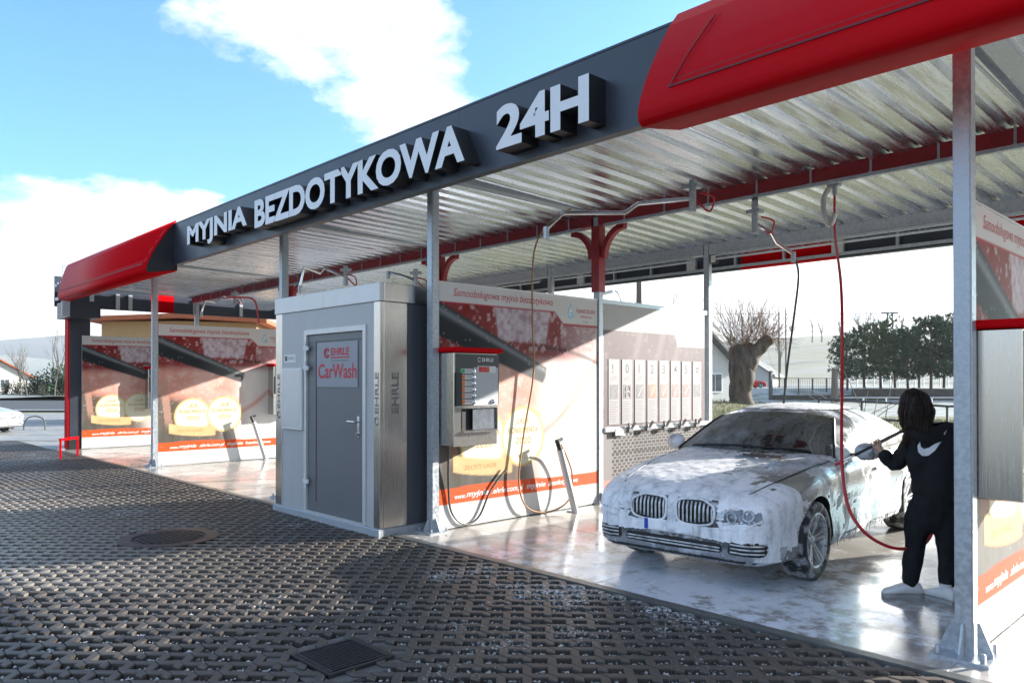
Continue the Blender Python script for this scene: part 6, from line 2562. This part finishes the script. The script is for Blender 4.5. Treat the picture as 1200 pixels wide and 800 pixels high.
pole(913, 358, 75, 'thin wooden pole left of the pair beyond the willow shoots', .09)
pole(921, 355, 78, 'thin wooden pole right of the pair beyond the willow shoots', .09)
pole(749, 318, 26, 'thick wooden pole rising over the info partition top rail', .13)
pole(978, 425, 58, 'stout dark gate pole at the left end of the low wall', .30)
# lattice pylon on the skyline
py_ = thing('power_pylon', 'steel lattice power pylon standing over the pine row on the skyline', 'pylon', gnd(1043, 170, 0))
H_ = CZ + (440 - 360) / FPX * 170
lat = MB()
for s_ in (-1, 1):
    MB().bar(RT * (1.5 * s_), RT * (.5 * s_) + Vector((0, 0, H_)), .28, .28).build('leg', M['fence'], py_)
for k in range(9):
    z0, z1 = H_ * k / 9, H_ * (k + 1) / 9
    w0, w1 = 1.5 - k / 9, 1.5 - (k + 1) / 9
    MB().bar(RT * -w0 + Vector((0, 0, z0)), RT * w1 + Vector((0, 0, z1)), .14, .14).build('brace', M['fence'], py_)
    MB().bar(RT * w0 + Vector((0, 0, z0)), RT * -w1 + Vector((0, 0, z1)), .14, .14).build('brace', M['fence'], py_)
MB().bar(RT * -1.9 + Vector((0, 0, H_)), RT * 1.9 + Vector((0, 0, H_)), .3, .3).build('crossarm', M['fence'], py_)
for k, (a, b, d) in enumerate((((1039, 361), (560, 352), 165), ((1047, 361), (1400, 372), 165), ((1039, 362), (905, 378), 165))):
    tag(MB().tube([at(*a, d), at((a[0] + b[0]) / 2, (a[1] + b[1]) / 2 + 5, d), at(*b, d)], .04, 4).build('power_line', M['fence'], None, fix=False),
        ['power line running left from the skyline pylon', 'power line running right from the skyline pylon', 'lower power line left of the skyline pylon'][k], 'cable')
# bare trees on the skyline
for px, py, d, hh, lb in ((914, 372, 150, 11, 'bare tree on the field edge right of the willow shoots'), (928, 386, 330, 10, 'bare skyline tree left of the dark hose'), (952, 386, 330, 14, 'bare skyline tree right of the dark hose'),
                          (963, 386, 330, 12, 'bare skyline tree between the two hanging hoses'), (985, 386, 330, 12, 'bare skyline tree behind the bright red hose'), (1012, 386, 260, 15, 'bare skyline tree left of the pylon'),
                          (1022, 386, 260, 13, 'bare skyline tree beside the pylon'), (1056, 386, 260, 12, 'bare skyline tree right of the pylon')):
    b0 = gnd(px, d, 2.0 if d < 200 else (440 - 390) / FPX * d)
    branch_tree('bare_tree', lb, b0, hh, M['greytwig'], rnd, .16 if d < 200 else .3, 4, .55, 'bare trees on the skyline')
for px, d, hh, lb in ((765, 24, 4.6, 'bare shrub tree behind the info partition, left of the rear post'), (790, 26, 4.4, 'bare shrub tree seen just left of the rear post'), (735, 27, 4.0, 'bare shrub tree beyond the red column')):
    branch_tree('bare_tree', lb, gnd(px, d, -.05), hh, M['greytwig'], rnd, .07, 4, .5, 'bare shrubs behind the partition')


# houses
def house(nm, label, base_, rz, w_, dp, eave, ridge, wall_m, roof_m, wins=(), chim=False, doors=()):
    t = thing(nm, label, 'house', base_, rz)
    MB().box(-w_ / 2, w_ / 2, -dp / 2, dp / 2, -.4, eave).prism([(-w_ / 2 + .005, eave + .001), (w_ / 2 - .005, eave + .001), (0, ridge - .1)], 'y', -dp / 2, dp / 2).build('wall', wall_m, t)
    ov = .5
    for s_ in (-1, 1):
        k = ridge - eave
        sl_ = k / (w_ / 2)
        e0 = (s_ * (w_ / 2 + ov), eave - ov * sl_)
        rp = MB().prism([(0, ridge), e0, (e0[0], e0[1] + .18), (0, ridge + .18)], 'y', -dp / 2 - ov, dp / 2 + ov).build('roof', roof_m, t)
    if chim:
        MB().box(w_ * .18 - .3, w_ * .18 + .3, -.3, .3, ridge - 1.4, ridge + .9).build('chimney', M['rooforange'], t)
    for sx, y, z, ww, hh in wins:
        if sx == 'f':
            f = MB().box(y - ww / 2, y + ww / 2, -dp / 2 - .05, -dp / 2 - .002, z, z + hh).build('window', M['white'], t)
            MB().box(y - ww / 2 + .08, y - .03, -dp / 2 - .062, -dp / 2 - .052, z + .08, z + hh - .08).build('pane', M['window'], f)
            MB().box(y + .03, y + ww / 2 - .08, -dp / 2 - .062, -dp / 2 - .052, z + .08, z + hh - .08).build('pane', M['window'], f)
    return t


house('house', 'pale gabled house with grey roof behind the rear post and willow', gnd(738, 46, 0), YAW + .5, 7.0, 10, 2.6, 5.4, M['plaster'], M['rooftile'], (('f', 2.1, 1.0, 1.1, 1.1), ('f', -1.2, 1.0, 1.1, 1.1)), True)
house('shed', 'small roofed shed behind the willow trunk beside the red car', gnd(884, 84, 1.0), YAW - .5, 4.4, 5, 1.4, 2.9, M['plaster'], M['rooftile'])
tb_ = house('house', 'tan building with dark red roof edge showing above the farthest banner', gnd(226, 33, 0), YAW + .15, 6.0, 4, 4.05, 4.2, M['plaster_tan'], M['rooforange'], (('f', -1.6, 1.2, 1.0, 1.2),))
house('house', 'house with orange roof at the left frame edge beyond the road', gnd(-26, 95, 0), YAW + .9, 8.5, 9, 2.2, 4.7, M['plaster'], M['rooforange'], (('f', 1.5, .8, 1.1, 1.1),), True)
# street lamp over the info partition
sl_ = thing('street_lamp', 'street lamp head on a thin pole behind the red column', 'street lamp', gnd(728, 30, 0))
hh = CZ + (440 - 336) / FPX * 30
MB().tube([(0, 0, 0), (0, 0, hh - .3)], .06, 8, r1=.04).build('pole', M['galv'], sl_)
MB().tube(catmull([Vector((0, 0, hh - .3)), Vector((0, 0, hh)) - RT * .15, Vector((0, 0, hh + .06)) - RT * .35], 5), .035, 6).build('arm', M['galv'], sl_)
MB().bar(Vector((0, 0, hh + .05)) - RT * .3, Vector((0, 0, hh - .08)) - RT * .85, .22, .12).build('lamp_head', M['alu'], sl_, bevel=.03)


# bushes left
def bush_mesh(seed, mt, n=900, leaf=.09):
    r_ = random.Random(seed)
    cb, tb = MB(), MB()
    for k in range(16):
        a, ph = r_.uniform(0, 2 * PI), r_.uniform(.2, 1.4)
        tip = Vector((math.cos(a) * math.cos(ph) * .55, math.sin(a) * math.cos(ph) * .55, math.sin(ph) * .8 * r_.uniform(.7, 1.1)))
        tb.tube([(0, 0, -.05), tip * .5 + Vector((0, 0, .04)), tip], .02, 4, caps=False, r1=.006)
        for m_ in range(n // 16):
            t = r_.uniform(.35, 1.08)
            c = tip * t + Vector((r_.gauss(0, .09), r_.gauss(0, .09), r_.gauss(0, .07)))
            d = Vector((r_.gauss(0, 1), r_.gauss(0, 1), r_.gauss(0, 1))).normalized()
            e = d.cross(Vector((r_.gauss(0, 1), r_.gauss(0, 1), 1))).normalized()
            l = leaf * r_.uniform(.5, 1.1)
            cb.add([c, c + d * l * .5 + e * l * .3, c + d * l, c + d * l * .5 - e * l * .3], [(0, 1, 2, 3)])
    return tb.mesh('stem', M['bark']), cb.mesh('crown', mt)


bms = [bush_mesh(21, M['bush']), bush_mesh(22, M['pine_a']), bush_mesh(23, M['bush'], 500)]
for k, (px, d, sz, v_, lb) in enumerate(((8, 78, 2.6, 0, 'low bush at the left frame edge beyond the road'), (20, 82, 3.6, 2, 'thin bush left of the dark shrub mass beyond the road'), (32, 76, 2.4, 0, 'low green bush on the snowy verge'),
                                        (43, 80, 4.4, 0, 'mid bush on the verge before the hill'), (55, 77, 2.8, 2, 'frosted bush beside the dark shrub'), (63, 80, 5.6, 1, 'large dark shrub left of the end pillar'),
                                        (73, 78, 6.2, 1, 'largest dark shrub touching the end pillar'), (84, 80, 5.8, 1, 'dark shrub half behind the end pillar'), (50, 74, 1.8, 0, 'small round bush on the snowy verge'))):
    t = thing('bush', lb, 'bush', gnd(px, d, .2), rnd.uniform(0, 6), 'bushes beyond the road')
    link('stem', bms[v_][0], t)
    link('crown', bms[v_][1], t)
    t.scale = (sz * .62, sz * .62, sz * .62)
for px, d, hh, lb in ((64, 72, 6.6, 'tall thin bare tree left of the end pillar'), (32, 74, 5.4, 'thin bare tree rising from the verge bushes'), (24, 74, 5.0, 'leftmost thin bare tree on the verge'), (82, 73, 6.2, 'bare tree almost behind the end pillar')):
    branch_tree('bare_tree', lb, gnd(px, d, .2), hh, M['greytwig'], rnd, .07, 4, .38, 'thin bare trees beyond the road')
ho = tag(MB().tube(catmull([gnd(28, 26.5) + Vector((0, 0, -.05)), gnd(29, 26.5) + Vector((0, 0, .18)), gnd(33, 26.5) + Vector((0, 0, .36)), gnd(42, 26.5) + Vector((0, 0, .42)), gnd(50, 26.5) + Vector((0, 0, .34)), gnd(53, 26.5) + Vector((0, 0, .16)), gnd(53, 26.5) + Vector((0, 0, -.05))], 5), .02, 6).build('wire_hoop', M['fence'], None, fix=False),
         'thin bent wire hoop standing on the pale paving at the left', 'hoop')

# other cars: plain copies of the saloon without foam
def plain_car(label, loc, rz, paint, sc_):
    r = thing('parked_car', label, 'car', loc, rz, None)
    r.scale = (sc_,) * 3
    for ch in car.children:
        nm = ch.name.split('.')[0]
        if nm in ('foam', 'foam_drip', 'number_plate', 'wiper'):
            continue
        c = ch.copy()
        COL.objects.link(c)
        c.parent = r
        if nm in ('body', 'door_handle', 'mirror'):
            c.data = ch.data.copy()
            for i, m_ in enumerate(c.data.materials):
                if m_ == M['carpaint']:
                    c.data.materials[i] = paint
        if nm in ('side_window', 'windscreen'):
            c.data = ch.data.copy()
            c.data.materials[0] = M['window']
        for g in ch.children:
            d = g.copy()
            COL.objects.link(d)
            d.parent = c
    return r


M['paint_red'] = mat('red car paint', (0.45, 0.02, 0.015), 0.3, var=.05)
M['paint_silver'] = mat('silver car paint', (0.50, 0.51, 0.52), 0.3, .5, var=.05)
plain_car('bright red car parked behind the willow trunk', gnd(896, 70, 1.0), YAW + R(96), M['paint_red'], .72)
plain_car('silver car cut off by the left frame edge on the pale lot', gnd(9, 24.5, -.05), YAW + R(78), M['paint_silver'], .9)

# grass tufts on the bank and by the concrete edge
gv, gf = [], []
for k in range(15000):
    l, d = rnd.uniform(1.5, 17), rnd.uniform(13.2, 31)
    p = Vector((CX, CY, 0)) + FW * d + RT * l
    if p.y < 7.6:
        continue
    z = bank_z(p.x, p.y)
    a = rnd.uniform(0, 2 * PI)
    hgt = rnd.uniform(.05, .16)
    dx, dy = math.cos(a) * .014, math.sin(a) * .014
    o_ = len(gv)
    gv += [(p.x - dx, p.y - dy, z - .01), (p.x + dx, p.y + dy, z - .01), (p.x + rnd.gauss(0, .05), p.y + rnd.gauss(0, .05), z + hgt)]
    gf.append((o_, o_ + 1, o_ + 2))
me = bpy.data.meshes.new('grass')
me.from_pydata(gv, [], gf)
me.materials.append(M['grass_blade'])
kind(link('grass', me), 'stuff')

# ------------------------------------------------------------------ pale winter air
hm, hnt, hb2 = newmat('winter haze')
hnt.nodes.remove(hb2)
pvn = hnt.nodes.new('ShaderNodeVolumePrincipled')
pvn.inputs['Color'].default_value = (0.93, 0.95, 0.97, 1)
pvn.inputs['Density'].default_value = 0.00022
pvn.inputs['Anisotropy'].default_value = 0.3
hnt.links.new(pvn.outputs[0], [n for n in hnt.nodes if n.type == 'OUTPUT_MATERIAL'][0].inputs['Volume'])
kind(MB().box(-6200, 6200, -3200, 9200, -2.5, 240).build('haze', hm), 'stuff')
